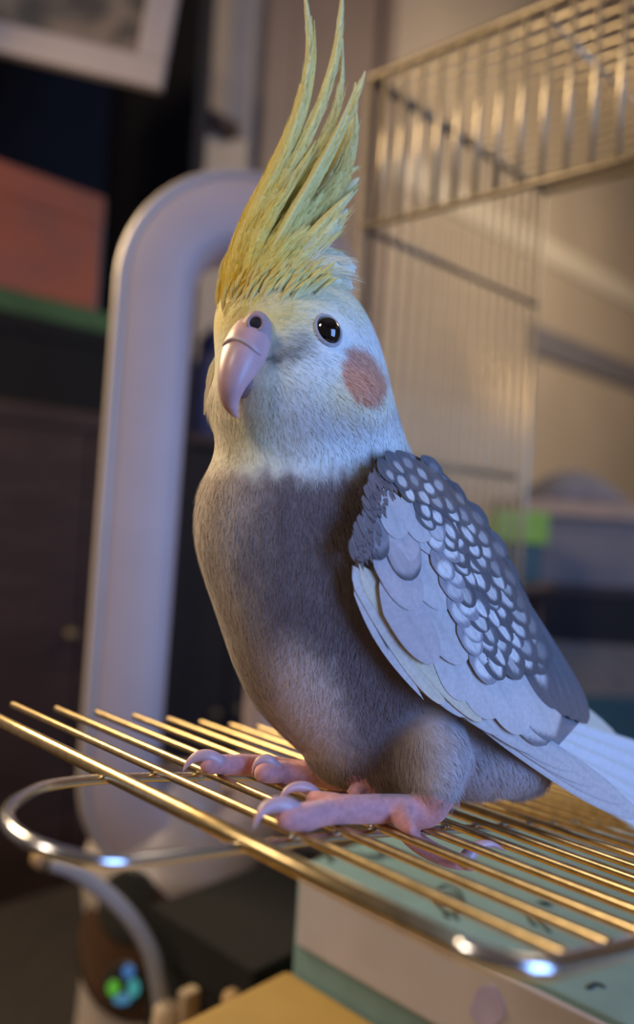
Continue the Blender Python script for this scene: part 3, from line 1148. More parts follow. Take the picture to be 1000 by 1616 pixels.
def plumage(px, py):
    px = np.asarray(px, float)
    py = np.asarray(py, float)
    jx = px + (vnoise(px, py, 17) - .5) * 18
    jy = py + (vnoise(px + 90, py + 40, 15) - .5) * 18
    c = np.tile(C_grey, (len(px), 1))

    def mixin(col, f):
        nonlocal c
        f = np.clip(f, 0, 1)[:, None]
        c = c * (1 - f) + col * f
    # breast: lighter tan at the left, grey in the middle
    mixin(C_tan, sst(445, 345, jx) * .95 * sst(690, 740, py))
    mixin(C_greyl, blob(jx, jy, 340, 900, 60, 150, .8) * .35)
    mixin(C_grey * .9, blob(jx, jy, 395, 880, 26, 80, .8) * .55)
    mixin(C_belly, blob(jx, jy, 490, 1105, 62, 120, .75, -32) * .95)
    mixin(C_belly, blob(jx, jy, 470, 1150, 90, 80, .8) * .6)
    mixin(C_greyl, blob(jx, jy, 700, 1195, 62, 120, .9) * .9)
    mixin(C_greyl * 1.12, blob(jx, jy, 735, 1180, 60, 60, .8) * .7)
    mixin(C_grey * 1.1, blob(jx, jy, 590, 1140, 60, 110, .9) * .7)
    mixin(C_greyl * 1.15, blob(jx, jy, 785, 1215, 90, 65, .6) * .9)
    # head
    edge = 742 - 26 * sst(520, 660, jx) - 14 * sst(420, 340, jx) + (vnoise(px, py * .2, 9) - .5) * 14
    head = sst(26, -22, jy - edge)
    mixin(C_white * .98, head)
    hd = head
    mixin(C_paleyel, hd * sst(520, 380, jx) * .75)
    mixin(C_tan * 1.1, hd * sst(400, 345, jx) * sst(560, 640, jy) * .6)
    mixin(C_greyl * 1.05, hd * blob(jx, jy, 520, 660, 120, 46, .8, 12) * .45)
    mixin(C_tan * .9, hd * blob(jx, jy, 470, 690, 40, 45, .8) * .4)
    mixin(C_yellow, hd * sst(560, 490, jy) * sst(540, 430, jx) * .95)
    mixin(C_paleyel, hd * sst(540, 460, jy) * .7)
    mixin(C_paleyel * .96, hd * blob(jx, jy, 560, 625, 70, 50, .8) * .6)
    mixin(C_lore, hd * blob(jx, jy, 450, 556, 48, 26, .9, -22) * .9)
    mixin(C_lore * .5, hd * blob(jx, jy, 428, 566, 14, 8, .6) * .7)
    mixin(C_greyl, hd * blob(jx, jy, 632, 655, 24, 20, .8) * .5)
    # orange cheek
    k = blob(px + (vnoise(px, py, 8) - .5) * 10, py + (vnoise(px + 5, py, 8) - .5) * 10, 576, 594, 36, 50, .22, -22)
    k = k * sst(600, 560, px - (py - 540) * .75 + 10)
    mixin(C_orange, np.clip(k * 1.2, 0, .9))
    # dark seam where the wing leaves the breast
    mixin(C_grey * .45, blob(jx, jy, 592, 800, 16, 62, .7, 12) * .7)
    return c


def px_of(arr):
    q = arr - np.array(CAM)
    d = q @ np.array(FV)
    return 500 + FPX * (q @ np.array(RV)) / d, 808 - FPX * (q @ np.array(UV_)) / d, d


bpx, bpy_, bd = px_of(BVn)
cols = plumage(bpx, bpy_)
# bare skin on the feet
fp = np.array(FOOT_PTS)
dmin = np.full(nv, 1.0)
sel = bpy_ > 1150
for q in fp:
    dd = np.linalg.norm(BVn[sel] - q, axis=1)
    dmin[sel] = np.minimum(dmin[sel], dd)
isfoot = (dmin < np.where(bpx < 615, .0047, .0062)) & (bpy_ > 1180)
edge_leg = sst(1250, 1264, bpy_ + np.where(bpx < 600, 105, 0))
fm = np.where(isfoot, edge_leg, 0)[:, None]
skinv = C_skin * (.85 + .3 * vnoise(bpx, bpy_, 5))[:, None]
cols = cols * (1 - fm) + skinv * fm
body_me.clear_geometry()
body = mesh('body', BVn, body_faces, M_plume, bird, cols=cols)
bpy.data.meshes.remove(body_me)

# --- fine down strands over the body, one joined piece of countless strands
tri_area, tri_c = [], []
fa = np.array([f[:3] for f in body_faces])
e1 = BVn[fa[:, 1]] - BVn[fa[:, 0]]
e2 = BVn[fa[:, 2]] - BVn[fa[:, 0]]
ar = np.linalg.norm(np.cross(e1, e2), axis=1)
NST = 85000
pick = rng.choice(len(fa), NST, p=ar / ar.sum())
uu, vv_ = rng.random(NST), rng.random(NST)
flip = uu + vv_ > 1
uu[flip], vv_[flip] = 1 - uu[flip], 1 - vv_[flip]
root = BVn[fa[pick, 0]] + e1[pick] * uu[:, None] + e2[pick] * vv_[:, None]
rn = BNn[fa[pick, 0]]
rx, ry, rd = px_of(root)
keep = (fm[fa[pick, 0], 0] < .05)
# keep clear of eye, beak and nostril
keep &= ((rx - 518) / 30) ** 2 + ((ry - 521) / 32) ** 2 > 1
keep &= ~((rx > 335) & (rx < 432) & (ry > 486) & (ry < 600))
keep &= ~((ry > 1235) & (rx > 640) & (rx < 720) & (rng.random(NST) < .5))
root, rn, rx, ry = root[keep], rn[keep], rx[keep], ry[keep]
n = len(root)
# direction: away from the beak on the head, down and back on the body
dx, dy = rx - 385, ry - 545
ln = np.sqrt(dx * dx + dy * dy) + 1e-6
hx, hy = dx / ln, dy / ln + .25
up_ = sst(500, 440, ry)
hx, hy = hx * (1 - up_) + .55 * up_, hy * (1 - up_) - .6 * up_
bx, by = .05 + .45 * sst(900, 1200, ry) * sst(450, 700, rx), np.ones(n)
wgt = sst(680, 760, ry)
fx, fy = hx * (1 - wgt) + bx * wgt, hy * (1 - wgt) + by * wgt
fx = fx + rng.normal(0, .22, n)
fy = fy + rng.normal(0, .12, n)
dirw = fx[:, None] * np.array(RV) - fy[:, None] * np.array(UV_)
dirw -= rn * np.sum(dirw * rn, axis=1)[:, None]
dirw /= np.linalg.norm(dirw, axis=1)[:, None] + 1e-9
sidew = np.cross(rn, dirw)
L = rng.uniform(.0028, .0056, n) * np.where(ry < 730, .75, 1.0) * np.where((ry > 1150), 1.15, 1)
Wd = rng.uniform(.00008, .00017, n)
lift = rng.uniform(.0001, .0006, n)
SV, SN, SC = [], [], []
scol = plumage(rx + fx * 6, ry + fy * 6) * rng.uniform(.90, 1.14, n)[:, None]
steps = (0, .4, .75, 1)
lay = []
for s in steps:
    c = root + dirw * (L * s)[:, None] + rn * (lift * (s - .55 * s * s) * 1.6 - .00005 + (-.00022 if s == 0 else 0))[:, None]
    c = c + sidew * (L * .10 * s * s * rng.normal(0, 1, n))[:, None]
    w = Wd * (1 - .9 * s)
    lay.append((c - sidew * w[:, None], c + sidew * w[:, None]))
arr = np.stack([q for pr_ in lay for q in pr_], 1).reshape(-1, 3)
k = len(steps) * 2
faces = []
idx = np.arange(n) * k
for s in range(len(steps) - 1):
    a = idx + 2 * s
    faces.append(np.stack([a, a + 2, a + 3, a + 1], 1))
faces = np.concatenate(faces)
nrm = np.repeat(rn, k, axis=0)
cc_ = np.clip(np.repeat(scol, k, axis=0), 0, .95)
me = bpy.data.meshes.new('down_plumage')
me.from_pydata((arr - np.array(ORIG[bird])).tolist(), [], faces.tolist())
me.polygons.foreach_set('use_smooth', [True] * len(me.polygons))
ca = me.color_attributes.new('Col', 'FLOAT_COLOR', 'POINT')
c4 = np.ones((len(arr), 4))
c4[:, :3] = cc_
ca.data.foreach_set('color', c4.ravel())
me.normals_split_custom_set_from_vertices(nrm.tolist())
down = link_mesh('down_plumage', me, M_down, body)
down['kind'] = 'stuff'


# --- feathers
def sheet(name, rows_pts, cols_, material, parent, normals=None):
    """a thin closed vane from a grid of points (rows along, columns across)"""
    R, Cn = len(rows_pts), len(rows_pts[0])
    V = [q for r in rows_pts for q in r]
    Fc = []
    for i in range(R - 1):
        for j in range(Cn - 1):
            a = i * Cn + j
            Fc.append((a, a + 1, a + Cn + 1, a + Cn))
    return mesh(name, V, Fc, material, parent, cols=cols_, normals=normals)


def vane_half(t, kind):
    if kind == 'long':
        a = min(1, (t / .12)) ** .6
        b = math.sqrt(max(0, 1 - max(0, (t - .72) / .28) ** 2.2))
    elif kind == 'point':
        a = min(1, (t / .15)) ** .6
        b = max(0, 1 - max(0, (t - .30) / .70) ** 1.8)
    else:
        a = min(1, (t / .35)) ** .6
        b = math.sqrt(max(0, 1 - max(0, (t - .50) / .50) ** 2.3))
    return max(a * b, .03)


def wing_depth(px, py, off=.0045, swell=12):
    xl, xr, cd, b, sh = sec(min(py, 1180))
    cx, a = .5 * (xl + xr), .5 * (xr - xl) + swell
    c = (px - cx) / a
    am = a * cd / FPX
    if c > .96:
        ex_ = (px - cx - .96 * a)
        d = cd - (b + off) * math.sqrt(1 - .96 ** 2) + sh * am * .96 + ex_ * cd / FPX * .9
    else:
        c = max(c, -.9)
        d = cd - (b + off) * math.sqrt(1 - c * c) + sh * am * c
    # the lower edge of the folded wing stands off the flank
    e = (px - 660) * .467 - (py - 1095) * .884
    k = float(sst(150, 20, e) * sst(560, 680, px))
    low = .2200 + (px - 660) * .00010
    return d * (1 - k) + min(low, d) * k


def feather(name, base, tip, width, h0, parent, colf, kind='round', bend=0, nu=15, nv=9, material=None, tilt=.0004, camber=.00015, depthf=None):
    """vane from pixel base to tip lying on the wing at height h0; colf(t, s) gives its colour"""
    depthf = depthf or wing_depth
    bx_, by_ = base
    tx, ty = tip
    L_ = math.hypot(tx - bx_, ty - by_)
    ux, uy = (tx - bx_) / L_, (ty - by_) / L_
    nx, ny = uy, -ux                # to the right of the feather as seen
    rows_, cl_, nr_ = [], [], []
    for i in range(nu):
        t = i / (nu - 1)
        t = 1 - (1 - t) ** 1.25
        hwid = vane_half(t, kind) * width / 2
        off = bend * math.sin(math.pi * t) * L_
        rr = []
        for j in range(nv):
            s = 1 - 2 * j / (nv - 1)
            x = bx_ + ux * L_ * t + nx * (s * hwid + off)
            y = by_ + uy * L_ * t + ny * (s * hwid + off)
            h = h0 * .62 - tilt * (1 - t) - camber * s * s
            d = depthf(x, y) - h
            rr.append(P(x, y, d))
            cl_.append(colf(t, s))
            q0, qx, qy = P(x, y, depthf(x, y)), P(x + 4, y, depthf(x + 4, y)), P(x, y + 4, depthf(x, y + 4))
            nn_ = (qx - q0).cross(qy - q0).normalized()
            if nn_.y > 0:
                nn_ = -nn_
            nr_.append(tuple(nn_))
        rows_.append(rr)
    return sheet(name, rows_, np.array(cl_), material or M_feather, parent, normals=nr_)


W_WHITE = np.array((.62, .59, .59))
W_PEARL = np.array((.84, .82, .80))
W_GREY = np.array((.105, .10, .115))
W_MID = np.array((.25, .235, .26))
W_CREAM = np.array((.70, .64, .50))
W_PINK = np.array((.56, .49, .50))


def c_pearl(spot=1.0, grey=W_GREY, ct=.60, lt=.30, ls=.52, white=W_PEARL, seed=0):
    jit = random.uniform(-.06, .06)
    sj = random.uniform(-.1, .1)

    def f(t, s):
        r = math.sqrt(((t - ct - jit) / lt) ** 2 + ((s - sj) / ls) ** 2)
        k = float(1 - sst(.72, 1.12, r)) * spot
        g = grey * (1 + .12 * math.sin(9 * s + 5 * t))
        shaft = .82 if abs(s) < .12 and k > .3 else 1
        return g * (1 - k) + white * k * shaft
    return f


def c_plain(a, b=None, edge=None, ew=.78, tipc=None, tp=.86, tw=.06):
    b = a if b is None else b

    def f(t, s):
        c = a * (1 - t) + b * t
        c = c * (1 + .03 * math.sin(23 * s + 9 * t))
        if abs(s) < .10:
            c = c * .90
        if edge is not None:
            k = float(sst(ew - .12, ew + .12, abs(s)))
            c = c * (1 - k) + edge * k
        if tipc is not None:
            k = float(sst(tp - tw, tp + tw, t + .10 * s * s))
            c = c * (1 - k) + tipc * k
        return c
    return f


# wing base: a thick blade under the feathers
Fe = [(604, 742), (586, 800), (566, 860), (562, 900), (584, 962), (612, 1024), (662, 1090), (736, 1138), (812, 1180), (862, 1198)]
Ke = [(640, 712), (690, 738), (738, 788), (780, 842), (814, 902), (843, 966), (872, 1030), (896, 1080), (912, 1120), (914, 1140)]
Fs, Ks = spline(Fe, 40), spline(Ke, 40)
V, Fc, Cc = [], [], []
NT = 18
for layer in (0, 1):
    for i in range(40):
        for j in range(NT):
            t = j / (NT - 1)
            q = Fs[i] * (1 - t) + Ks[i] * t
            edge_ = math.sin(math.pi * min(max(t, 0), 1)) ** .5 * math.sin(math.pi * min(1, i / 39 * .98 + .02)) ** .4
            d = wing_depth(q[0], q[1]) + (.0004 if layer == 0 else .0006 + .0045 * edge_)
            V.append(P(q[0], q[1], d))
            Cc.append(W_MID if t > .35 else (W_GREY if i < 14 else W_WHITE * .9))
m_ = 40 * NT
for i in range(39):
    for j in range(NT - 1):
        a = i * NT + j
        Fc.append((a, a + 1, a + NT + 1, a + NT))
        Fc.append((m_ + a, m_ + a + NT, m_ + a + NT + 1, m_ + a + 1))
for i in range(39):
    for j in (0, NT - 1):
        a = i * NT + j
        Fc.append((a, a + NT, m_ + a + NT, m_ + a))
wing = mesh('wing', V, Fc, M_feather, bird, cols=np.array(Cc))

# tail feathers first (lowest)
def tail_depth(px, py):
    return .262 + (px - 850) * .00030


tail = None
tail_specs = [((800, 1150), (1180, 1330), 46, .0000, .010), ((800, 1160), (1150, 1352), 44, .0010, .008), ((795, 1168), (1120, 1352), 40, .0018, .006),
              ((800, 1140), (1200, 1300), 46, -.0010, .012), ((805, 1130), (1210, 1268), 44, -.002, .012)]
for b_, t_, w_, h_, be in tail_specs:
    feather('tail_feather', b_, t_, w_, h_ + .003, bird, c_plain(W_WHITE * 1.3, W_WHITE * 1.3, edge=W_CREAM, ew=.9), 'long', bend=be, depthf=tail_depth, nu=20)
# far wing tip behind, warm light painted in as a cream colour
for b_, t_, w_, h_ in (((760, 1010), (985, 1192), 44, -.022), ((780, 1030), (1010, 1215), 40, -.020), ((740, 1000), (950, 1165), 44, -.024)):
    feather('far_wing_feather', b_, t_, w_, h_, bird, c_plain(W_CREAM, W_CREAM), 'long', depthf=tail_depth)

# primaries along the lower edge
prim = [((640, 1020), (1010, 1292), 46, .0004, -.03), ((630, 1000), (985, 1268), 44, .0008, -.03), ((618, 985), (940, 1240), 42, .0012, -.035),
        ((606, 965), (905, 1216), 40, .0016, -.04), ((592, 945), (850, 1190), 38, .0020, -.045), ((580, 920), (790, 1160), 36, .0024, -.05),
        ((570, 905), (735, 1132), 34, .0028, -.05)]
for b_, t_, w_, h_, be in prim:
    feather('primary_feather', b_, t_, w_, h_, wing, c_plain(W_WHITE, W_WHITE, edge=W_WHITE * .82, ew=.85), 'long', bend=be, nu=20)
feather('primary_feather', (560, 900), (668, 1104), 30, .0030, wing, lambda t, s: (W_GREY * 1.0 if (.28 < t < .60 and s > -.25) else W_WHITE), 'point', bend=-.045, nu=26, nv=13)
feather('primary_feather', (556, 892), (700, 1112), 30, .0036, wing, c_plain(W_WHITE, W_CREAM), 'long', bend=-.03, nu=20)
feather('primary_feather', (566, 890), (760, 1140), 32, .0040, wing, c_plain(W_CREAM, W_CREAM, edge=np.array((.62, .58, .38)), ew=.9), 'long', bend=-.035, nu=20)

# secondaries with grey rounded tips
secs = [((742, 960), (862, 1176), 64, .0036, W_MID * .8), ((756, 950), (878, 1168), 60, .0042, W_MID * .8), ((720, 960), (826, 1158), 60, .0046, None),
        ((690, 950), (780, 1134), 60, .0046, None), ((664, 930), (738, 1106), 58, .0046, None)]
for b_, t_, w_, h_, tc_ in secs:
    feather('secondary_feather', b_, t_, w_, h_, wing, c_plain(W_WHITE, W_WHITE * 1.02, tipc=tc_, tp=.965, tw=.03), 'long', bend=.01, nu=30, nv=11)
# dark tertials along the back edge
tert = [((800, 935), (926, 1142), 40, .0030), ((792, 930), (912, 1136), 40, .0038), ((782, 930), (898, 1130), 38, .0046), ((770, 930), (880, 1118), 40, .0050)]
for i, (b_, t_, w_, h_) in enumerate(tert):
    feather('tertial_feather', b_, t_, w_, h_, wing, c_pearl(.85 if i % 2 else .35, W_GREY * 1.15, ct=.70, lt=.17, ls=.42), 'long', bend=.015, nu=24)

# white greater and median coverts in the middle of the wing
cov = []
for r_, (sx, sy, n_, ddx, ddy, L_, w_, h_) in enumerate((
        (602, 905, 4, 42, 4, 165, 62, .0052), (594, 838, 3, 42, 2, 140, 60, .0060), (600, 780, 3, 34, -4, 118, 52, .0068))):
    for q in range(n_):
        x, y = sx + ddx * q, sy + ddy * q
        ang = math.radians(62 - 2 * q + random.uniform(-3, 3))
        col_ = W_WHITE * random.uniform(.93, 1.0)
        if q == 0:
            col_ = W_PINK
        feather('covert_feather', (x, y), (x + L_ * math.cos(ang), y + L_ * math.sin(ang)), w_, h_ + .0003 * (n_ - q), wing,
                c_plain(col_, col_ * 1.02, edge=col_ * .93, ew=.9), 'round', nu=15)
# long streaked coverts above the secondaries
for x, y, L_, w_, sp in ((704, 930, 130, 36, .9), (738, 935, 125, 34, .9), (768, 940, 118, 32, .8), (796, 950, 110, 30, .7), (724, 945, 138, 30, .9), (754, 950, 130, 28, .9), (784, 955, 122, 28, .8)):
    feather('streaked_covert', (x, y), (x + L_ * .42, y + L_ * .91), w_, .0060, wing, c_pearl(sp, W_GREY * 1.1, ct=.62, lt=.34, ls=.50), 'round', nu=20)
# dark-edged shoulder coverts
feather('shoulder_covert', (618, 800), (650, 916), 54, .0078, wing, c_plain(W_PINK * .95, W_PINK * .8, edge=W_MID * 1.2, ew=.86, tipc=W_GREY, tp=.93, tw=.06), 'round', nu=24, nv=13)
feather('shoulder_covert', (582, 800), (602, 884), 40, .0078, wing, c_plain(W_MID * .8, W_MID * 1.3, tipc=W_GREY * .8, tp=.84, tw=.10), 'round', nu=20)
feather('shoulder_covert', (606, 770), (634, 850), 44, .0082, wing, c_plain(W_WHITE * .92, W_WHITE * .9), 'round')
feather('shoulder_covert', (640, 770), (672, 856), 44, .0084, wing, c_plain(W_WHITE * .92, W_WHITE * .95), 'round')
# pearled scapulars: rows from the tail end up to the shoulder so each row overlaps the next
ROWS = 17
for r_ in range(ROWS):
    f_ = 1 - r_ / (ROWS - 1)                 # 1 low .. 0 shoulder
    y = 722 + f_ * 305
    kb_x = np.interp(y, Ks[:, 1], Ks[:, 0])
    lo_x = np.interp(y, (722, 760, 800, 850, 900, 960, 1030), (606, 640, 668, 690, 706, 726, 756))
    w_ = 22 + 12 * f_
    L_ = 46 + 30 * f_
    nfe = max(3, int((kb_x - lo_x) / (w_ * .66)))
    for q in range(nfe):
        t = (q + (.5 if r_ % 2 else 0)) / nfe
        x = lo_x + (kb_x - lo_x - 8) * t + random.uniform(-4, 4)
        yy = y + 14 * (1 - t) - 4 + random.uniform(-7, 7)
        ang = math.radians(63 - 8 * (1 - f_) - 5 * t + random.uniform(-4, 4))
        back = sst(.62, .98, t)
        sp = float((1 - .93 * back) * random.choice((.55, .8, .95, 1.0, 1.0)))
        gcol = W_GREY * random.uniform(.85, 1.2)
        lss = random.uniform(.36, .58)
        if t < .2 and f_ > .25:
            gcol = W_MID * 1.25
            lss = .85
        if f_ < .12:
            sp *= .7
        feather('scapular_feather', (x - L_ * .40 * math.cos(ang), yy - L_ * .40 * math.sin(ang)), (x + L_ * .60 * math.cos(ang), yy + L_ * .60 * math.sin(ang)), w_,
                .0070 + .0022 * (1 - f_) + .00015 * (q % 2) + random.uniform(0, .0004), wing,
                c_pearl(sp, gcol, ct=random.uniform(.58, .72), lt=random.uniform(.20, .31), ls=lss), 'round', nu=17, nv=11, tilt=.0005)

for k in range(110):
    y = random.uniform(722, 862)
    x = np.interp(y, (728, 780, 830, 880), (606, 590, 576, 562)) + random.uniform(-18, 12)
    L_ = random.uniform(22, 44)
    an = math.radians(random.uniform(62, 80))
    g_ = C_grey * random.uniform(.9, 1.35)
    feather('breast_feather', (x, y), (x + L_ * math.cos(an), y + L_ * math.sin(an)), random.uniform(7, 12), .0085, bird, c_plain(g_, g_ * .9), 'point', nu=9, nv=5, tilt=.0012)

# --- crest feathers
def crest(pts, widths, h, colf, name='crest_feather', depth=(.238, .25), nv=7):
    c = spline(pts, 26)
    n_ = len(c)
    rows_, cl_ = [], []
    tg = np.gradient(c, axis=0)
    for i in range(n_):
        t = i / (n_ - 1)
        w = np.interp(t, np.linspace(0, 1, len(widths)), widths) / 2
        tx, ty = tg[i] / np.linalg.norm(tg[i])
        nx, ny = -ty, tx
        d = depth[0] * (1 - t) + depth[1] * t - h
        rr = []
        for j in range(nv):
            s = -1 + 2 * j / (nv - 1)
            rr.append(P(c[i, 0] + nx * s * w, c[i, 1] + ny * s * w, d + .0016 * s * s * (w / 12)))
            cl_.append(colf(t, s))
        rows_.append(rr)
    return sheet(name, rows_, np.array(cl_), M_crest, bird)


Y1 = np.array((.88, .66, .10))
Y2 = np.array((.88, .76, .22))
Y3 = np.array((.86, .78, .34))


def c_crest(a, b):
    def f(t, s):
        c = a * (1 - t) + b * t
        c = c * (1 + .06 * math.sin(14 * s + 3 * t))
        if abs(s) < .16:
            c = c * 1.06
        return np.clip(c * (1 - .12 * abs(s)), 0, .9)
    return f


LONG = [
    ([(362, 470), (378, 400), (412, 320), (452, 235), (478, 155), (488, 80), (484, 15), (480, -10)], (16, 24, 24, 20, 16, 12, 8, 3), .004),
    ([(372, 465), (392, 395), (428, 318), (474, 235), (508, 160), (530, 85), (538, 20), (540, -15)], (16, 26, 26, 22, 18, 14, 9, 3), .006),
    ([(352, 480), (364, 420), (390, 350), (430, 270), (462, 195), (480, 130), (486, 90)], (14, 24, 26, 22, 16, 10, 3), .002),
    ([(392, 455), (410, 395), (446, 330), (494, 250), (524, 190), (538, 130), (540, 60)], (16, 26, 28, 24, 16, 10, 3), .003),
    ([(410, 450), (432, 390), (470, 325), (514, 250), (545, 190), (568, 135), (576, 112)], (16, 26, 26, 22, 14, 9, 2), .007),
    ([(420, 448), (446, 392), (486, 330), (524, 270), (548, 215), (558, 165), (561, 130)], (18, 30, 32, 28, 20, 12, 3), .004),
    ([(430, 446), (456, 400), (494, 345), (530, 290), (550, 245), (560, 205), (562, 175)], (18, 30, 34, 30, 22, 12, 3), .002),
    ([(425, 448), (440, 405), (468, 355), (510, 305), (545, 275), (566, 262)], (16, 26, 28, 22, 12, 2), .008),
    ([(436, 448), (460, 408), (496, 362), (530, 322), (552, 296), (566, 280)], (18, 32, 34, 28, 16, 3), .006),
    ([(440, 450), (470, 415), (504, 378), (532, 346), (548, 330)], (18, 34, 38, 28, 4), .008),
    ([(430, 455), (455, 420), (486, 392), (520, 368), (542, 352)], (18, 32, 36, 26, 4), .010),
    ([(402, 458), (414, 410), (440, 360), (476, 312), (512, 268), (534, 235)], (16, 26, 26, 20, 12, 2), .009),
    ([(384, 462), (396, 410), (416, 360), (446, 310), (476, 262), (498, 222)], (14, 22, 24, 18, 11, 2), .009),
    ([(362, 478), (374, 425), (392, 375), (414, 330), (436, 292)], (14, 24, 24, 16, 3), .008),
    ([(348, 492), (356, 450), (370, 405), (390, 362), (408, 330)], (12, 22, 24, 16, 3), .005),
    ([(440, 462), (470, 436), (506, 420), (538, 420), (560, 430)], (18, 34, 38, 30, 5), .010),
    ([(446, 468), (480, 448), (512, 440), (540, 444), (556, 456)], (18, 32, 36, 28, 5), .012),
    ([(436, 456), (464, 424), (498, 404), (532, 408), (562, 424)], (18, 32, 34, 26, 4), .008),
    ([(400, 468), (418, 430), (444, 396), (470, 372), (490, 356)], (18, 30, 30, 20, 4), .012),
    ([(380, 476), (392, 440), (410, 402), (430, 372), (446, 350)], (16, 26, 26, 18, 3), .012),
    ([(360, 492), (366, 460), (380, 425), (398, 396), (410, 376)], (16, 26, 26, 18, 3), .011),
]
for i, (pts, wd_, h) in enumerate(LONG):
    xm = pts[len(pts) // 2][0]
    a = Y1 if xm < 440 else Y2
    b = Y2 if xm < 470 else Y3
    if pts[len(pts) // 2][1] > 395 and xm > 480:
        a, b = Y3, np.array((.84, .86, .70))
    elif xm > 495 and i > 7:
        a, b = Y2, np.array((.84, .82, .52))
    crest(pts, wd_, h - .004, c_crest(a, b), depth=(.234, .246 + .006 * (i % 3)))
for i, (pts, wd_, h) in enumerate(LONG):
    for rep_ in range(2):
        sc_ = random.uniform(.72, .97)
        o_ = np.array(pts, float)
        jit = np.linspace(0, 1, len(o_))[:, None] * np.array((random.uniform(-13, 13), random.uniform(-4, 10))) + np.array((random.uniform(-6, 6), random.uniform(-4, 6)))
        c_ = spline(o_ + jit, 30)
        c_ = c_[:int(30 * sc_)][::4]
        xm = c_[len(c_) // 2][0]
        crest([tuple(q) for q in c_], tuple(w * .62 for w in wd_), h - .004 + random.uniform(-.003, .003), c_crest(Y1 if xm < 430 else Y2, Y2 if xm < 460 else Y3), depth=(.234, .248))
# broad feathers behind, which close the fan
for pts, wd_ in (([(392, 475), (424, 405), (464, 335), (500, 275), (526, 222)], (30, 52, 58, 44, 6)), ([(420, 470), (456, 405), (498, 345), (532, 292), (550, 250)], (30, 54, 58, 44, 6)),
                 ([(366, 480), (390, 410), (424, 335), (456, 270), (476, 215)], (26, 40, 40, 28, 4))):
    crest(pts, wd_, 0, c_crest(Y1 if pts[0][0] < 380 else Y2, Y2), depth=(.240, .256))
# loose barbs along the crest, countless fine strands
sv, sf, sc2 = [], [], []
for i, (pts, wd_, h) in enumerate(LONG):
    c_ = spline(pts, 60)
    tg_ = np.gradient(c_, axis=0)
    for k in range(120):
        t = random.uniform(.04, .80)
        ii = int(t * 59)
        w_ = np.interp(t, np.linspace(0, 1, len(wd_)), wd_) / 2
        sd = random.choice((-1, 1))
        tx, ty = tg_[ii] / np.linalg.norm(tg_[ii])
        nx, ny = -ty, tx
        ss = sd * random.uniform(.1, .95)
        an = sd * math.radians(random.uniform(-1, 6))
        L_ = random.uniform(22, 52) * (1 - .4 * t)
        ux, uy = tx * math.cos(an) + nx * math.sin(an), ty * math.cos(an) + ny * math.sin(an)
        x0, y0 = c_[ii, 0] + nx * ss * w_, c_[ii, 1] + ny * ss * w_
        d_ = .234 * (1 - t) + (.246 + .006 * (i % 3)) * t - (h - .004) + .0016 * ss * ss * (w_ / 12) - random.uniform(.0001, .0006)
        b_ = len(sv)
        hwid = random.uniform(.5, .9)
        px_, py_ = -uy, ux
        for q, ww in ((0, hwid), (.5, hwid * .7), (1, .08)):
            cv = sd * 1.2 * q * q
            for sg in (-1, 1):
                sv.append(P(x0 + ux * L_ * q + px_ * (sg * ww + cv * .5), y0 + uy * L_ * q + py_ * (sg * ww + cv * .5), d_ - .0003 * q))
        sf += [(b_, b_ + 1, b_ + 3, b_ + 2), (b_ + 2, b_ + 3, b_ + 5, b_ + 4)]
        base_c = (Y1 * (1 - t) + Y2 * t) if x0 < 440 else (Y2 * (1 - t) + Y3 * t)
        if y0 > 395 and x0 > 470:
            base_c = np.array((.84, .85, .66))
        sc2 += [base_c * random.uniform(1.0, 1.15)] * 6
cdn = mesh('crest_down', sv, sf, M_crest, bird, cols=np.clip(np.array(sc2), 0, .92))
cdn['kind'] = 'stuff'
# small soft feathers of the forehead between the crest roots and the cere
for k in range(230):
    x = random.uniform(342, 500)
    y = random.uniform(440, 515) if x < 400 else random.uniform(435, 485)
    if x > 470 and y > 470:
        continue
    q, nr = hit(x, y)
    d0 = to_px(q)[2]
    L_ = random.uniform(30, 52)
    an = math.radians(random.uniform(-84, -64) + (x - 345) * .22)
    col_ = (Y1 if x < 425 else Y2) * random.uniform(.9, 1.06)
    e = (x + L_ * math.cos(an), y + L_ * math.sin(an))
    if e[1] > 445:
        de = to_px(hit(*e)[0])[2]
    else:
        de = d0 + .0015
    m_ = ((x + e[0]) / 2 - 2, (y + e[1]) / 2)
    crest([(x, y), m_, e], (3, 8, 7, 1), 0, c_crest(plumage([x], [y])[0], col_), name='forehead_feather', depth=(d0 + .0002, de - .0005), nv=5)
# chin tuft at the far cheek
for k, (a, b_, c) in enumerate((((345, 572), (332, 610), (322, 655)), ((350, 580), (338, 618), (330, 648)), ((346, 560), (334, 592), (326, 628)))):
    crest([a, b_, c], (10, 16, 13, 2), 0, c_crest(C_paleyel * .8, C_tan * 1.2), name='cheek_tuft', depth=(.243, .240))

# --- eye, eye ring
ep, en_ = hit(518, 521)
ex1 = en_.cross(Z).normalized()
ez1 = ex1.cross(en_).normalized()
V_, F_ = ellipsoid_geo(ep - en_ * .0008, (.0039, .0043, .0034), (ex1, ez1, en_), 28, 18)
mesh('eye', V_, F_, M_eye, bird)
rv_, rf_ = [], []
for k in range(32):
    th = 2 * math.pi * k / 32
    for rr, hh in ((.0036, .0003), (.0039, .0005), (.0043, .0003), (.0047, -.0004), (.0046, -.0012), (.0036, -.0012)):
        rv_.append(ep + ex1 * (rr * .98 * math.cos(th)) + ez1 * (rr * 1.12 * math.sin(th)) + en_ * hh)
for k in range(32):
    for j in range(6):
        rf_.append((k * 6 + j, ((k + 1) % 32) * 6 + j, ((k + 1) % 32) * 6 + (j + 1) % 6, k * 6 + (j + 1) % 6))
mesh('eye_ring', rv_, rf_, M_ring, bird)

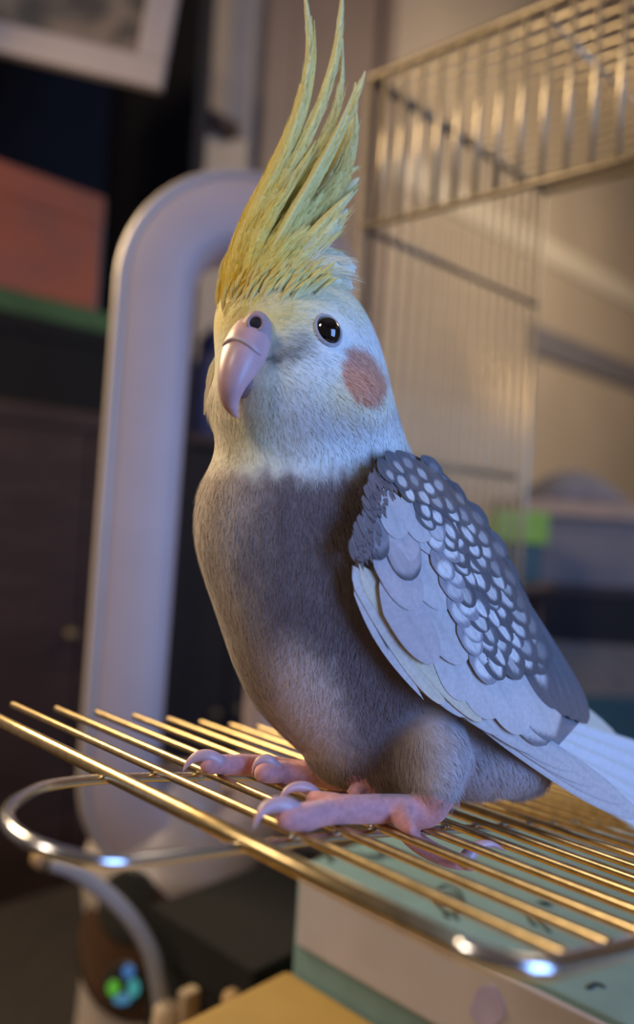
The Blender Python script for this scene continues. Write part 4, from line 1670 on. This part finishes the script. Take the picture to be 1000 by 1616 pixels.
# --- beak: hooked upper mandible, lower mandible, cere lobes with nostrils
bd0 = to_px(hit(392, 545)[0])[2]
beak_c = [(398, 532, bd0 + .006, 40), (388, 552, bd0 - .000, 42), (376, 578, bd0 - .0045, 36), (366, 605, bd0 - .0065, 27), (363, 630, bd0 - .0060, 18), (368, 648, bd0 - .0048, 10), (374, 659, bd0 - .004, 3)]
bc_ = spline(beak_c, 34)
bpts = [P(q[0], q[1], q[2]) for q in bc_]
brad = [q[3] * q[2] / FPX for q in bc_]
V_, F_ = tube_geo(bpts, brad, sides=24, up=(0.7, .7, 0), flat=.86)
mesh('upper_beak', V_, F_, M_beak, bird)
beak_bvh = BVHTree.FromPolygons([tuple(q) for q in V_], [tuple(f) for f in F_])
lm = [P(402, 585, bd0 + .006), P(394, 600, bd0 + .002), P(386, 616, bd0 - .000), P(382, 628, bd0 - .001)]
V_, F_ = tube_geo(lm, [.0045, .0042, .0030, .0012], sides=16)
mesh('lower_beak', V_, F_, mat('lower_beak_shade', (.22, .14, .14), .5, noise=.2, scale=200), bird)  # shadow under the upper beak put into this dark colour
for (x, y, rr, dd, nose) in ((405, 515, 26, -.0003, True),):
    d0 = to_px(hit(x, y)[0])[2] + dd
    c_ = P(x, y, d0)
    V_, F_ = ellipsoid_geo(c_ - (Z * .0022 if nose else Z * 0), (rr * d0 / FPX, .0040, rr * (1.45 if nose else 1.1) * d0 / FPX), seg=20, rings=12)
    ce = mesh('cere', V_, F_, M_cere, bird)
    if nose:
        nc = P(403, 510, d0 - .0040)
        tr_, tf_ = [], []
        for k in range(20):
            th = 2 * math.pi * k / 20
            for j in range(8):
                ph = 2 * math.pi * j / 8
                R_ = .0020 + .0005 * math.cos(ph)
                tr_.append(nc + Vector((R_ * math.cos(th), .0005 * math.sin(ph) * -1, R_ * math.sin(th))))
        for k in range(20):
            for j in range(8):
                tf_.append((k * 8 + j, ((k + 1) % 20) * 8 + j, ((k + 1) % 20) * 8 + (j + 1) % 8, k * 8 + (j + 1) % 8))
        mesh('nostril_rim', tr_, tf_, M_cere, ce)
        V_, F_ = ellipsoid_geo(nc + Vector((0, .0002, 0)), (.0017, .0006, .0017), seg=16, rings=8)
        mesh('nostril', V_, F_, M_nostril, ce)
# pale crease between cere and beak
cr = [(352, 546), (360, 538), (370, 535), (382, 538), (392, 544), (402, 552), (412, 560)]
crp = []
for x, y in cr:
    hq = beak_bvh.ray_cast(CAM, ray(x, y).normalized())[0]
    if hq is not None:
        crp.append(hq - ray(x, y).normalized() * .0001)
tube('beak_crease', spline(crp, 20), [.0003] + [.0006] * 18 + [.0003], mat('crease_skin', (.62, .48, .50), .6, noise=.2, scale=400), bird, sides=8)

# --- claws
def claw(pts, r0):
    c = spline(pts, 16)
    tube('claw', c, [r0 * (1 - (i / 15) ** 1.4) + .0001 for i in range(16)], M_claw, bird, sides=12)


def gcl(spec):
    return [on_grille(x, y, w) for x, y, w in spec]


def pcl(spec, d):
    return [P(x, y, d + dd) for x, y, dd in spec]


d_ = to_px(on_grille(455, 1288, w0))[2]
claw(pcl([(470, 1286, .002), (448, 1272, -.001), (426, 1271, -.003), (409, 1286, -.005), (399, 1310, -.006)], d_), .0024)
d_ = to_px(on_grille(490, 1262, w0))[2]
claw(pcl([(504, 1264, .002), (486, 1246, .000), (466, 1242, -.002), (449, 1251, -.004), (438, 1272, -.005)], d_), .0019)
d_ = to_px(on_grille(420, 1217, w0))[2]
claw(pcl([(436, 1216, .001), (424, 1201, -.001), (411, 1200, -.002), (402, 1209, -.003), (397, 1224, -.004)], d_), .0020)
d_ = to_px(on_grille(330, 1206, w0))[2]
claw(pcl([(346, 1204, .001), (328, 1194, -.001), (311, 1194, -.002), (297, 1204, -.003), (288, 1218, -.004)], d_), .0022)
d_ = to_px(on_grille(742, 1362, -.005))[2]
claw(pcl([(730, 1366, .000), (742, 1346, .002), (758, 1334, .003), (778, 1333, .004), (797, 1343, .005)], d_), .0021)
d_ = to_px(on_grille(560, 1250, w0))[2]
claw(pcl([(556, 1254, 0), (562, 1242, .001), (574, 1240, .002), (586, 1248, .003)], d_), .0018)
